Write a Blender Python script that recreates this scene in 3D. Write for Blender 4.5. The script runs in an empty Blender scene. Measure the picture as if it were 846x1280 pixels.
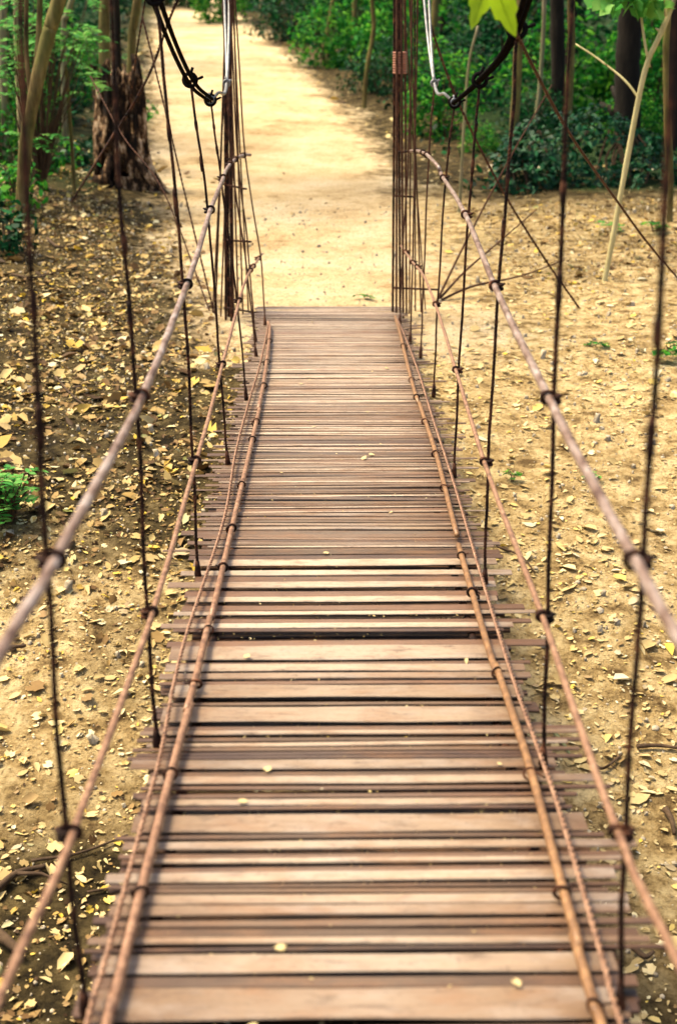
import bpy, math, random
import numpy as np
from mathutils import Vector, Matrix, noise

random.seed(7)
rng = np.random.default_rng(7)
S = bpy.context.scene
COL = S.collection

# ------------------------------------------------------------------ camera
F, HY = 1700.0, -60.0                       # focal length and horizon row, in photograph pixels (846 x 1280)
PITCH = math.atan((640 - HY) / F)
YAW = math.atan(20 / F)
CAM = np.array([-0.044, 0.0, 1.6])
FW = np.array([math.sin(YAW) * math.cos(PITCH), math.cos(YAW) * math.cos(PITCH), -math.sin(PITCH)])
RT = np.array([math.cos(YAW), -math.sin(YAW), 0.0])
UP = np.cross(RT, FW)

def ray(px, py):
    return FW + RT * (px - 423) / F - UP * (py - 640) / F

def at(px, py, Y):
    """the point of the vertical plane y = Y on the sight line through a photograph pixel"""
    v = ray(px, py)
    return CAM + v * ((Y - CAM[1]) / v[1])

cam = bpy.data.cameras.new('camera')
cam.sensor_fit = 'VERTICAL'
cam.sensor_height = 36.0
cam.lens = F / 1280 * 36.0
cam.clip_end = 400
cam.clip_start = 0.05
cam.dof.use_dof = True
cam.dof.focus_distance = 5.2
cam.dof.aperture_fstop = 2.9
cam.dof.aperture_blades = 7
co = bpy.data.objects.new('camera', cam)
COL.objects.link(co)
M = Matrix((RT, UP, -FW)).transposed().to_4x4()
M.translation = Vector(CAM)
co.matrix_world = M
S.camera = co

# ------------------------------------------------------------------ light
SUN_EL, SUN_AZ = math.radians(62), math.radians(292)      # azimuth clockwise from +Y
w = bpy.data.worlds.new('World'); S.world = w; w.use_nodes = True
nt = w.node_tree
sky = nt.nodes.new('ShaderNodeTexSky'); sky.sky_type = 'NISHITA'; sky.sun_disc = False
sky.sun_elevation = SUN_EL; sky.sun_rotation = SUN_AZ
sky.air_density = 1.0; sky.dust_density = 6.0; sky.ozone_density = 0.3
bg = nt.nodes['Background']; bg.inputs[1].default_value = 0.11
nt.links.new(sky.outputs[0], bg.inputs[0])
sl = bpy.data.lights.new('sun', 'SUN'); sl.energy = 2.6; sl.angle = math.radians(18); sl.color = (1.0, 0.84, 0.56)
so = bpy.data.objects.new('sun', sl); COL.objects.link(so)
d = Vector((math.sin(SUN_AZ) * math.cos(SUN_EL), math.cos(SUN_AZ) * math.cos(SUN_EL), math.sin(SUN_EL)))
so.rotation_euler = d.to_track_quat('Z', 'Y').to_euler()
so.location = (-5, 3, 12)
S.view_settings.view_transform = 'Standard'
S.view_settings.look = 'None'
S.view_settings.gamma = 1
S.view_settings.exposure = 1.6
S.cycles.max_bounces = 6
S.cycles.diffuse_bounces = 3
S.cycles.transparent_max_bounces = 4
S.cycles.use_denoising = True

# ------------------------------------------------------------------ materials
def mat(name):
    m = bpy.data.materials.new(name); m.use_nodes = True
    t = m.node_tree
    return m, t, t.nodes['Principled BSDF']

def nd(t, typ, **kw):
    n = t.nodes.new(typ)
    for k, v in kw.items():
        setattr(n, k, v)
    return n

def ramp(t, fac, stops, interp='LINEAR'):
    r = nd(t, 'ShaderNodeValToRGB'); r.color_ramp.interpolation = interp
    e = r.color_ramp.elements
    while len(e) < len(stops):
        e.new(0.5)
    for el, (p, c) in zip(e, stops):
        el.position = p; el.color = (*c, 1)
    t.links.new(fac, r.inputs[0])
    return r.outputs[0]

def noise_tex(t, scale, detail=6, rough=0.6, vec=None, mapping=None):
    n = nd(t, 'ShaderNodeTexNoise'); n.inputs['Scale'].default_value = scale
    n.inputs['Detail'].default_value = detail; n.inputs['Roughness'].default_value = rough
    if vec is None:
        vec = nd(t, 'ShaderNodeTexCoord').outputs['Object']
    if mapping:
        mp = nd(t, 'ShaderNodeMapping'); mp.inputs['Scale'].default_value = mapping
        t.links.new(vec, mp.inputs[0]); vec = mp.outputs[0]
    t.links.new(vec, n.inputs['Vector'])
    return n.outputs['Fac']

def mix(t, a, b, fac, mode='MIX'):
    n = nd(t, 'ShaderNodeMix', data_type='RGBA', blend_type=mode)
    for s, v in ((6, a), (7, b), (0, fac)):
        if hasattr(v, 'links'):
            t.links.new(v, n.inputs[s])
        elif s == 0:
            n.inputs[0].default_value = v
        else:
            n.inputs[s].default_value = (*v, 1)
    return n.outputs[2]

def attr(nm):
    a = nd(t, 'ShaderNodeAttribute', attribute_name=nm); return a.outputs['Fac']

def math_n(t, op, a, b=0.0):
    n = nd(t, 'ShaderNodeMath', operation=op)
    for i, v in ((0, a), (1, b)):
        if hasattr(v, 'links'):
            t.links.new(v, n.inputs[i])
        else:
            n.inputs[i].default_value = v
    return n.outputs[0]

def bump(t, p, h, dist, strength=1.0):
    b = nd(t, 'ShaderNodeBump'); b.inputs['Distance'].default_value = dist; b.inputs['Strength'].default_value = strength
    t.links.new(h, b.inputs['Height']); t.links.new(b.outputs[0], p.inputs['Normal'])

def leaf_mat(name, stops, transl=0.3, rough=0.55, sheen=0.3):
    m, t, p = mat(name)
    g = nd(t, 'ShaderNodeNewGeometry')
    c = ramp(t, g.outputs['Random Per Island'], stops)
    n = noise_tex(t, 45, 3)
    c = mix(t, c, (0.0, 0.0, 0.0), math_n(t, 'MULTIPLY', n, 0.35))
    t.links.new(c, p.inputs['Base Color'])
    p.inputs['Roughness'].default_value = rough
    p.inputs['Specular IOR Level'].default_value = sheen
    if transl:
        tr = nd(t, 'ShaderNodeBsdfTranslucent'); t.links.new(c, tr.inputs[0])
        mx = nd(t, 'ShaderNodeMixShader'); mx.inputs[0].default_value = transl
        t.links.new(p.outputs[0], mx.inputs[1]); t.links.new(tr.outputs[0], mx.inputs[2])
        t.links.new(mx.outputs[0], t.nodes['Material Output'].inputs[0])
    return m

def metal_mat(name, stops, metallic, rough, nscale=30, mapping=None, bd=0.0015, spec=0.5):
    m, t, p = mat(name)
    n = noise_tex(t, nscale, 8, 0.65, mapping=mapping)
    c = ramp(t, n, stops)
    g = nd(t, 'ShaderNodeNewGeometry')
    t.links.new(c, p.inputs['Base Color'])
    p.inputs['Metallic'].default_value = metallic
    rr = nd(t, 'ShaderNodeMapRange'); rr.inputs[3].default_value = rough - 0.12; rr.inputs[4].default_value = rough + 0.15
    t.links.new(n, rr.inputs[0]); t.links.new(rr.outputs[0], p.inputs['Roughness'])
    p.inputs['Specular IOR Level'].default_value = spec
    bump(t, p, n, bd)
    return m

MT = {}
MT['rust_rail'] = metal_mat('rust_rail', [(0.3, (0.07, 0.03, 0.015)), (0.48, (0.20, 0.102, 0.054)), (0.7, (0.33, 0.195, 0.115))], 0.15, 0.5, 40)
MT['ochre_rail'] = metal_mat('ochre_rail', [(0.25, (0.07, 0.032, 0.012)), (0.5, (0.19, 0.095, 0.036)), (0.75, (0.32, 0.18, 0.075))], 0.1, 0.5, 40)
MT['hand_steel'] = metal_mat('hand_steel', [(0.34, (0.07, 0.032, 0.02)), (0.43, (0.16, 0.095, 0.065)), (0.55, (0.25, 0.18, 0.145)), (0.7, (0.39, 0.33, 0.295))], 0.3, 0.45, 36, mapping=(1, .4, 1), bd=.003)
MT['dark_rust'] = metal_mat('dark_rust', [(0.36, (0.005, 0.003, 0.002)), (0.5, (0.026, 0.011, 0.007)), (0.67, (0.13, 0.05, 0.023))], 0.0, 0.7, 25, bd=0.001, spec=0.12)
MT['mid_rust'] = metal_mat('mid_rust', [(0.3, (0.03, 0.013, 0.008)), (0.55, (0.075, 0.032, 0.017)), (0.75, (0.18, 0.085, 0.042))], 0.0, 0.65, 25, spec=0.15)
MT['shaded_cable'] = metal_mat('shaded_cable', [(0.3, (0.004, 0.004, 0.004)), (0.7, (0.014, 0.012, 0.011))], 0.0, 0.7, 60, spec=0.0)  # near span and its clamps: dark reflection put into the colour
MT['skylit_cable'] = metal_mat('skylit_cable', [(0.3, (0.10, 0.10, 0.097)), (0.7, (0.27, 0.27, 0.26))], 0.4, 0.42, 40)  # far span of the same cable: sky sheen put into the colour
MT['copper_wrap'] = metal_mat('copper_wrap', [(0.3, (0.20, 0.07, 0.04)), (0.7, (0.42, 0.19, 0.11))], 0.3, 0.5, 40)

# deck slats: rusty flat bars and boards, each with its own tone
m, t, p = mat('slat'); MT['slat'] = m
g = nd(t, 'ShaderNodeNewGeometry')
base = ramp(t, g.outputs['Random Per Island'], [(0.0, (0.080, 0.046, 0.024)), (0.18, (0.125, 0.070, 0.040)), (0.36, (0.045, 0.024, 0.014)), (0.52, (0.135, 0.082, 0.046)), (0.68, (0.070, 0.040, 0.027)), (0.82, (0.16, 0.088, 0.050)), (1.0, (0.100, 0.060, 0.032))], 'CONSTANT')
tops = ramp(t, g.outputs['Random Per Island'], [(0.0, (0.185, 0.112, 0.058)), (0.2, (0.125, 0.070, 0.034)), (0.4, (0.250, 0.172, 0.104)), (0.6, (0.150, 0.088, 0.045)), (0.8, (0.300, 0.220, 0.145)), (1.0, (0.170, 0.101, 0.052))])
base = mix(t, base, tops, attr('wide'))
sepx = nd(t, 'ShaderNodeSeparateXYZ'); t.links.new(nd(t, 'ShaderNodeTexCoord').outputs['Object'], sepx.inputs[0])
worn = ramp(t, math_n(t, 'ADD', math_n(t, 'ABSOLUTE', math_n(t, 'SUBTRACT', sepx.outputs[0], 0.01)), math_n(t, 'MULTIPLY', noise_tex(t, 6, 5, 0.65), 0.35)), [(0.2, (0.34, 0.34, 0.34)), (0.5, (0, 0, 0))])
base = mix(t, base, (0.40, 0.325, 0.245), math_n(t, 'MULTIPLY', worn, math_n(t, 'MAXIMUM', attr('wide'), 0.25)))
base = mix(t, base, (0.56, 0.44, 0.31), attr('cream'))
base = mix(t, base, (0.014, 0.007, 0.004), attr('gap_shade'))  # lower bars: gap shade painted as a near-black base colour
st = noise_tex(t, 1.0, 8, 0.7, mapping=(7, 60, 60))
fine = noise_tex(t, 60, 8, 0.75)
c = mix(t, base, mix(t, base, (0.42, 0.33, 0.28), 1.0, 'MULTIPLY'), ramp(t, st, [(0.50, (0, 0, 0)), (0.70, (0.5, 0.5, 0.5))]))
c = mix(t, c, (0.20, 0.098, 0.042), ramp(t, noise_tex(t, 1.0, 7, 0.7, mapping=(5, 14, 14)), [(0.48, (0, 0, 0)), (0.68, (0.6, 0.6, 0.6))]))
c = mix(t, c, (0.055, 0.028, 0.016), ramp(t, noise_tex(t, 1.0, 7, 0.75, mapping=(11, 40, 40)), [(0.54, (0, 0, 0)), (0.70, (0.7, 0.7, 0.7))]))
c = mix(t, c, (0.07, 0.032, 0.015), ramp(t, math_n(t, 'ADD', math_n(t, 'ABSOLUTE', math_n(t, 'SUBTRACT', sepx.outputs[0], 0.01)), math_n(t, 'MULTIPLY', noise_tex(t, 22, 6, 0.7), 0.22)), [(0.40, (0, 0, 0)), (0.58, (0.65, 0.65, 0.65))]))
c = mix(t, c, (0.34, 0.295, 0.25), math_n(t, 'MULTIPLY', math_n(t, 'MULTIPLY', attr('wide'), 0.8), ramp(t, noise_tex(t, 5.5, 6, 0.7, mapping=(0.8, 2, 2)), [(0.5, (0, 0, 0)), (0.7, (0.6, 0.6, 0.6))])))
c = mix(t, c, (0.05, 0.026, 0.017), ramp(t, fine, [(0.56, (0, 0, 0)), (0.72, (0.6, 0.6, 0.6))]))
t.links.new(c, p.inputs['Base Color'])
p.inputs['Metallic'].default_value = 0.1
rr = nd(t, 'ShaderNodeMapRange'); rr.inputs[3].default_value = 0.28; rr.inputs[4].default_value = 0.56
t.links.new(fine, rr.inputs[0]); t.links.new(rr.outputs[0], p.inputs['Roughness'])
bump(t, p, math_n(t, 'ADD', fine, math_n(t, 'MULTIPLY', st, 0.5)), 0.0012)

# ground: sandy trodden path, dark leaf mould with tree shade put into its colour on the left bank, pale trampled soil on the other side
m, t, p = mat('ground'); MT['ground'] = m
big = noise_tex(t, 1.3, 6, 0.62); mid = noise_tex(t, 9, 7, 0.65); fin = noise_tex(t, 48, 8, 0.75)
dark = ramp(t, mid, [(0.36, (0.014, 0.010, 0.004)), (0.5, (0.058, 0.042, 0.016)), (0.66, (0.15, 0.11, 0.045))])
pale = ramp(t, mid, [(0.34, (0.14, 0.088, 0.035)), (0.46, (0.42, 0.295, 0.125)), (0.62, (0.66, 0.51, 0.26))])
soil = mix(t, dark, pale, ramp(t, math_n(t, 'ADD', attr('sandy'), math_n(t, 'MULTIPLY', math_n(t, 'SUBTRACT', big, 0.5), 1.3)), [(0.3, (0, 0, 0)), (0.75, (1, 1, 1))]))
green = ramp(t, mid, [(0.35, (0.010, 0.022, 0.007)), (0.6, (0.03, 0.06, 0.015)), (0.8, (0.06, 0.055, 0.02))])
soil = mix(t, soil, green, ramp(t, math_n(t, 'ADD', attr('mossy'), math_n(t, 'MULTIPLY', math_n(t, 'SUBTRACT', big, 0.5), 0.9)), [(0.35, (0, 0, 0)), (0.7, (1, 1, 1))]))
sand = ramp(t, math_n(t, 'ADD', math_n(t, 'MULTIPLY', big, 0.6), math_n(t, 'MULTIPLY', mid, 0.4)), [(0.36, (0.44, 0.295, 0.135)), (0.5, (0.62, 0.465, 0.255)), (0.62, (0.70, 0.57, 0.36))])
col = mix(t, soil, sand, ramp(t, math_n(t, 'ADD', attr('trod'), math_n(t, 'MULTIPLY', math_n(t, 'SUBTRACT', math_n(t, 'ADD', big, mid), 1.0), 1.3)), [(0.25, (0, 0, 0)), (0.8, (1, 1, 1))]))
col = mix(t, col, mix(t, col, (0.35, 0.3, 0.25), 1.0, 'MULTIPLY'), ramp(t, fin, [(0.5, (0, 0, 0)), (0.66, (0.9, 0.9, 0.9))]))
t.links.new(col, p.inputs['Base Color']); p.inputs['Roughness'].default_value = 0.95; p.inputs['Specular IOR Level'].default_value = 0.1
bump(t, p, math_n(t, 'ADD', mid, fin), 0.035)

MT['litter'] = leaf_mat('litter', [(0.0, (0.035, 0.018, 0.007)), (0.16, (0.12, 0.065, 0.022)), (0.3, (0.24, 0.145, 0.05)), (0.44, (0.36, 0.24, 0.085)), (0.58, (0.46, 0.33, 0.12)), (0.70, (0.55, 0.44, 0.20)), (0.80, (0.30, 0.19, 0.08)), (0.88, (0.64, 0.44, 0.05)), (0.95, (0.70, 0.62, 0.40)), (1.0, (0.24, 0.25, 0.06))], 0.12, 0.65, 0.15)
MT['pale_litter'] = leaf_mat('pale_litter', [(0.0, (0.22, 0.14, 0.055)), (0.10, (0.42, 0.31, 0.13)), (0.34, (0.50, 0.38, 0.17)), (0.55, (0.60, 0.47, 0.22)), (0.72, (0.68, 0.56, 0.30)), (0.82, (0.66, 0.47, 0.07)), (0.9, (0.74, 0.67, 0.45)), (1.0, (0.30, 0.20, 0.09))], 0.12, 0.65, 0.15)
MT['green'] = leaf_mat('green', [(0.0, (0.003, 0.035, 0.005)), (0.3, (0.010, 0.13, 0.016)), (0.6, (0.03, 0.27, 0.026)), (1.0, (0.16, 0.44, 0.03))], 0.45, 0.6, 0.12)
MT['deep_green'] = leaf_mat('deep_green', [(0.0, (0.001, 0.010, 0.003)), (0.5, (0.003, 0.045, 0.014)), (1.0, (0.012, 0.12, 0.03))], 0.25, 0.6, 0.12)
MT['ivy'] = leaf_mat('ivy', [(0.0, (0.003, 0.024, 0.010)), (0.5, (0.007, 0.062, 0.024)), (1.0, (0.018, 0.14, 0.040))], 0.15, 0.5, 0.2)
MT['fresh'] = leaf_mat('fresh', [(0.0, (0.05, 0.26, 0.04)), (0.5, (0.10, 0.38, 0.07)), (1.0, (0.24, 0.50, 0.10))], 0.45, 0.6, 0.15)
MT['lime'] = leaf_mat('lime', [(0.0, (0.20, 0.42, 0.012)), (0.5, (0.30, 0.48, 0.012)), (1.0, (0.38, 0.52, 0.03))], 0.5)

def bark(name, stops, moss=None):
    m, t, p = mat(name)
    n = noise_tex(t, 14, 8, 0.7, mapping=(1, 1, 0.22))
    c = ramp(t, n, stops)
    if moss:
        c = mix(t, c, moss, ramp(t, noise_tex(t, 4, 5), [(0.4, (0, 0, 0)), (0.65, (0.7, 0.7, 0.7))]))
    t.links.new(c, p.inputs['Base Color']); p.inputs['Roughness'].default_value = 0.9; p.inputs['Specular IOR Level'].default_value = 0.15
    bump(t, p, n, 0.012)
    return m
MT['bark_olive'] = bark('bark_olive', [(0.34, (0.03, 0.02, 0.008)), (0.5, (0.125, 0.09, 0.032)), (0.7, (0.25, 0.19, 0.075))], (0.11, 0.125, 0.03))
MT['bark_dark'] = bark('bark_dark', [(0.3, (0.006, 0.005, 0.004)), (0.6, (0.022, 0.017, 0.012)), (0.8, (0.05, 0.04, 0.028))])
MT['bark_pale'] = bark('bark_pale', [(0.32, (0.05, 0.04, 0.018)), (0.42, (0.38, 0.33, 0.15)), (0.75, (0.62, 0.57, 0.31))])
MT['bark_grey'] = bark('bark_grey', [(0.3, (0.09, 0.075, 0.045)), (0.6, (0.25, 0.22, 0.13)), (0.8, (0.36, 0.33, 0.2))], (0.14, 0.17, 0.06))
MT['dead_wood'] = bark('dead_wood', [(0.42, (0.005, 0.003, 0.002)), (0.51, (0.03, 0.015, 0.007)), (0.56, (0.22, 0.125, 0.06)), (0.64, (0.62, 0.47, 0.31))])
_t = MT['dead_wood'].node_tree
for _n in _t.nodes:
    if _n.type == 'TEX_NOISE': _n.inputs['Scale'].default_value = 8.5
    if _n.type == 'MAPPING': _n.inputs['Scale'].default_value = (1, 1, .5)
MT['twig'] = bark('twig', [(0.3, (0.025, 0.016, 0.010)), (0.7, (0.11, 0.07, 0.04))])
MT['stone'] = bark('stone', [(0.3, (0.20, 0.16, 0.10)), (0.7, (0.52, 0.45, 0.33))])

# ------------------------------------------------------------------ mesh helpers
class MB:
    def __init__(s):
        s.v = []; s.f = []; s.smooth = []
    def add(s, vs, fs, smooth=True):
        o = len(s.v)
        s.v += [tuple(float(a) for a in q) for q in vs]
        s.f += [tuple(i + o for i in f) for f in fs]
        s.smooth += [smooth] * len(fs)
    def tube(s, pts, rad, n=8, caps=True):
        pts = [np.array(q, float) for q in pts]
        m_ = len(pts)
        if not hasattr(rad, '__len__'):
            rad = [rad] * m_
        tan = [pts[min(i + 1, m_ - 1)] - pts[max(i - 1, 0)] for i in range(m_)]
        tan = [q / (np.linalg.norm(q) + 1e-9) for q in tan]
        a = np.array([1, 0, 0]) if abs(tan[0][0]) < 0.8 else np.array([0, 1, 0])
        u = np.cross(tan[0], a); u /= np.linalg.norm(u)
        vs = []
        for i in range(m_):
            u = u - tan[i] * np.dot(u, tan[i]); u /= np.linalg.norm(u)
            b = np.cross(tan[i], u)
            for k in range(n):
                th = 2 * math.pi * k / n
                vs.append(pts[i] + (u * math.cos(th) + b * math.sin(th)) * rad[i])
        fs = [(i * n + k, i * n + (k + 1) % n, (i + 1) * n + (k + 1) % n, (i + 1) * n + k) for i in range(m_ - 1) for k in range(n)]
        if caps:
            fs += [tuple(range(n - 1, -1, -1)), tuple((m_ - 1) * n + k for k in range(n))]
        s.add(vs, fs)
    def twist(s, pts, r, pitch=0.05, strands=2, wob=0.0):
        """strands wound round each other along a polyline (an iron rod twisted from wire)"""
        P = resample(pts, pitch / 7)
        n = len(P)
        tan = np.gradient(P, axis=0); tan /= np.linalg.norm(tan, axis=1)[:, None]
        a = np.array([1.0, 0, 0]) if abs(tan[0][0]) < 0.8 else np.array([0, 1.0, 0])
        u = np.cross(tan, a); u /= np.linalg.norm(u, axis=1)[:, None]
        b = np.cross(tan, u)
        L = np.arange(n) * pitch / 7
        for k in range(strands):
            ph = 2 * math.pi * (L / pitch) + 2 * math.pi * k / strands
            Q = P + (u * np.cos(ph)[:, None] + b * np.sin(ph)[:, None]) * r * 0.55
            s.tube(list(Q), r * 0.62, 5)
    def ring(s, c, axis, R, r, n=14, k=6):
        axis = np.array(axis, float); axis /= np.linalg.norm(axis)
        a = np.array([0, 0, 1.0]) if abs(axis[2]) < 0.8 else np.array([1.0, 0, 0])
        u = np.cross(axis, a); u /= np.linalg.norm(u); b = np.cross(axis, u)
        vs, fs = [], []
        for i in range(n):
            th = 2 * math.pi * i / n
            e = u * math.cos(th) + b * math.sin(th)
            for j in range(k):
                ph = 2 * math.pi * j / k
                vs.append(np.array(c) + e * (R + r * math.cos(ph)) + axis * r * math.sin(ph))
        for i in range(n):
            for j in range(k):
                fs.append((i * k + j, ((i + 1) % n) * k + j, ((i + 1) % n) * k + (j + 1) % k, i * k + (j + 1) % k))
        s.add(vs, fs)
    def build(s, name, mt, parent=None, origin=None):
        me = bpy.data.meshes.new(name)
        v = np.array(s.v)
        if origin is not None:
            v = v - np.array(origin)
        me.from_pydata(v.tolist(), [], s.f)
        me.polygons.foreach_set('use_smooth', s.smooth)
        me.materials.append(MT[mt] if isinstance(mt, str) else mt)
        o = bpy.data.objects.new(name, me); COL.objects.link(o)
        if parent is not None:
            o.parent = parent
        elif origin is not None:
            o.location = origin
        return o

def resample(pts, step):
    P = np.array(pts, float)
    seg = np.linalg.norm(np.diff(P, axis=0), axis=1); L = np.concatenate([[0], np.cumsum(seg)])
    n = max(2, int(L[-1] / step) + 1)
    q = np.linspace(0, L[-1], n)
    return np.stack([np.interp(q, L, P[:, i]) for i in range(3)], 1)

def spline(pts, per=8):
    """Catmull-Rom through the points"""
    P = [np.array(q, float) for q in pts]
    P = [2 * P[0] - P[1]] + P + [2 * P[-1] - P[-2]]
    out = []
    for i in range(1, len(P) - 2):
        for k in range(per):
            u = k / per
            a, b, c, d_ = P[i - 1], P[i], P[i + 1], P[i + 2]
            out.append(0.5 * (2 * b + (c - a) * u + (2 * a - 5 * b + 4 * c - d_) * u * u + (3 * b - a - 3 * c + d_) * u ** 3))
    out.append(P[-2])
    return out

def arr_mesh(name, V, Q, mt, parent=None, loc=None):
    """quads mesh from numpy arrays"""
    me = bpy.data.meshes.new(name)
    me.vertices.add(len(V)); me.vertices.foreach_set('co', np.ascontiguousarray(V, dtype=np.float32).ravel())
    me.loops.add(Q.size); me.loops.foreach_set('vertex_index', np.ascontiguousarray(Q, dtype=np.int32).ravel())
    me.polygons.add(len(Q)); me.polygons.foreach_set('loop_start', np.arange(0, Q.size, 4, dtype=np.int32))
    me.update(calc_edges=True)
    me.materials.append(MT[mt])
    o = bpy.data.objects.new(name, me); COL.objects.link(o)
    if parent is not None: o.parent = parent
    if loc is not None: o.location = loc
    return o

OVAL = (np.array([(0, 0, 0), (-.24, .25, .05), (-.22, .62, .04), (0, 1, -.05), (.22, .62, .04), (.24, .25, .05)]) - (0, .5, 0), [(0, 1, 2, 3), (3, 4, 5, 0)])
def _maple():
    vs = [(0, 0.35, 0)]; fs = []
    lobes = [(-62, .62), (-30, .85), (0, 1.0), (30, .85), (62, .62)]
    ang = [-150, -46, -15, 15, 46, 150]; val = [.30, .42, .45, .45, .42, .30]
    out = []
    for i in range(6):
        out.append((ang[i], val[i]))
        if i < 5: out.append((lobes[i][0] * 1.35, lobes[i][1] * .62))
    for a, r_ in out:
        a = math.radians(a)
        vs.append((math.sin(a) * r_, .35 + math.cos(a) * r_, 0.10 * r_ * (1 if abs(a) > .6 else -.4)))
    for i in range(5):
        fs.append((0, 1 + 2 * i, 2 + 2 * i, 3 + 2 * i))
    return np.array(vs) - (0, .4, 0), fs
MAPLE = _maple()

def scatter(P, size, tmpl, nrm=None, tilt=0.5, curl=1.0):
    """one leaf per point; nrm is the mean facing, tilt its spread in radians"""
    tv, tf = tmpl
    n = len(P); k = len(tv)
    N = np.tile(np.array([0, 0, 1.0]), (n, 1)) if nrm is None else np.array(nrm, float)
    N = N + rng.normal(0, tilt, (n, 3)); N /= np.linalg.norm(N, axis=1)[:, None] + 1e-9
    A = rng.normal(0, 1, (n, 3)); U = np.cross(N, A); U /= np.linalg.norm(U, axis=1)[:, None] + 1e-9
    B = np.cross(N, U)
    cz = rng.normal(1.2, 1.4, (n, 1)) * curl
    size = np.asarray(size).reshape(-1, 1, 1) * np.ones((n, 1, 1))
    asp = rng.uniform(.75, 1.15, (n, 1))
    X = tv[None, :, 0] * asp; Yv = np.repeat(tv[None, :, 1], n, 0); Z = tv[None, :, 2] * cz
    V = (X[..., None] * U[:, None] + Yv[..., None] * B[:, None] + Z[..., None] * N[:, None]) * size + np.asarray(P)[:, None]
    Q = np.array(tf)[None] + (np.arange(n) * k)[:, None, None]
    return V.reshape(-1, 3), Q.reshape(-1, 4)

def join(parts):
    V, Q, o = [], [], 0
    for v, q in parts:
        V.append(v); Q.append(q + o); o += len(v)
    return np.concatenate(V), np.concatenate(Q)

def tag(o, label=None, cat=None, group=None, kind=None):
    if label: o['label'] = label
    if cat: o['category'] = cat
    if group: o['group'] = group
    if kind: o['kind'] = kind
    return o

def empty(name, loc, label, cat, group=None):
    o = bpy.data.objects.new(name, None); COL.objects.link(o)
    o.location = loc; o.empty_display_size = .1
    return tag(o, label, cat, group)

# ------------------------------------------------------------------ terrain
def sstep(a, b, x):
    u = np.clip((x - a) / (b - a), 0, 1); return u * u * (3 - 2 * u)

def H0(x, y):
    x = np.asarray(x, float); y = np.asarray(y, float)
    z = -0.60 - 0.50 * np.exp(-((y - 2.9) / 2.5) ** 2)
    z = z + (0.62 - z * 0 + 0.5) * 0 
    near = 1 - sstep(0.0, 1.5, y)
    z = z * (1 - near) + 0.03 * near
    z = z + 0.030 * np.maximum(0, y - 15) * sstep(14, 20, y)
    left = np.maximum(0, -x - 1.5 - 0.09 * np.maximum(0, y - 12))
    z = z + 0.16 * left ** 1.15 * sstep(0.5, 4, y) * (1 - 0.75 * sstep(14, 24, y))
    right = np.maximum(0, x - 1.6)
    z = z + 0.035 * right * sstep(0.5, 4, y)
    return z

def bumps(x, y):
    return (0.030 * noise.noise((x * .9, y * .9, 3.1)) + 0.018 * noise.noise((x * 2.6, y * 2.6, 7.7)) + 0.010 * noise.noise((x * 7, y * 7, 1.7)))

def ground_hit(px, py):
    v = ray(px, py); tt = 1.5
    while tt < 90:
        q = CAM + v * tt
        if q[2] < H0(q[0], q[1]): break
        tt += 0.02 if tt < 15 else 0.06
    return CAM + v * tt

LE = [ground_hit(*q) for q in [(262, 384), (215, 310), (196, 220), (190, 150), (188, 100), (192, 60), (196, 32), (201, 14)]]
RE = [ground_hit(*q) for q in [(590, 384), (545, 310), (495, 235), (460, 170), (405, 115), (350, 62), (308, 28), (284, 11)]]
def path_d(x, y):
    """signed distance-like value: > 0 on the path"""
    l = np.interp(y, [q[1] for q in LE], [q[0] for q in LE]); r_ = np.interp(y, [q[1] for q in RE], [q[0] for q in RE])
    return np.minimum(x - l, r_ - x)

def axis(segs):
    out = []
    for a, b, st_ in segs:
        out += list(np.arange(a, b, st_))
    return np.array(out + [segs[-1][1]])
xs = axis([(-70, -12, 3.5), (-12, -5, .5), (-5, 5, .055), (5, 12, .5), (12, 70, 3.5)])
ys = axis([(-25, -1, 2), (-1, 2, .3), (2, 13, .055), (13, 22, .16), (22, 46, .5), (46, 130, 4)])
XX, YY = np.meshgrid(xs, ys)
ZZ = H0(XX, YY)
bz = np.zeros_like(ZZ)
for j in range(ZZ.shape[0]):
    if 1.0 < ys[j] < 46:
        for i in range(ZZ.shape[1]):
            if abs(xs[i]) < 12: bz[j, i] = bumps(xs[i], ys[j])
pd = path_d(XX, YY)
trod = sstep(-0.6, 0.55, pd) * (YY > 7.6)
ZZ = ZZ + bz * (1 - 0.6 * trod)
V = np.stack([XX, YY, ZZ], -1).reshape(-1, 3)
nx = len(xs)
jj, ii = np.meshgrid(np.arange(len(ys) - 1), np.arange(nx - 1), indexing='ij')
Q = np.stack([jj * nx + ii, jj * nx + ii + 1, (jj + 1) * nx + ii + 1, (jj + 1) * nx + ii], -1).reshape(-1, 4)
gr = arr_mesh('ground', V, Q, 'ground')
gr.data.polygons.foreach_set('use_smooth', [True] * len(gr.data.polygons))
tag(gr, 'leaf strewn forest ground with a sandy path under and beyond the bridge', 'ground', kind='structure')
# pale soil right of the bridge and in the near hollow on the left, dark leaf mould plus painted tree shade on the left bank, moss deep in the wood
sandy = (.45 + .55 * sstep(2.7, 4.3, YY)) * (1 - .42 * sstep(8.0, 11.5, YY) * sstep(.6, 1.8, XX)) * np.clip(sstep(-0.6, 0.9, XX) * 0.95 * (1 - sstep(12.5, 15, YY)) + 0.75 * np.exp(-((YY - 4.3) / 1.25) ** 2) * (XX < 0.9), 0, 1)
mossy = sstep(12.2, 14.5, YY) * sstep(0.9, 2.0, -pd) + sstep(12, 13.5, YY) * (XX < -2.2) * 0.5
for nm, a in (('trod', trod), ('sandy', sandy), ('mossy', np.clip(mossy, 0, 1))):
    at_ = gr.data.attributes.new(nm, 'FLOAT', 'POINT'); at_.data.foreach_set('value', a.reshape(-1).astype(np.float32))

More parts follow.
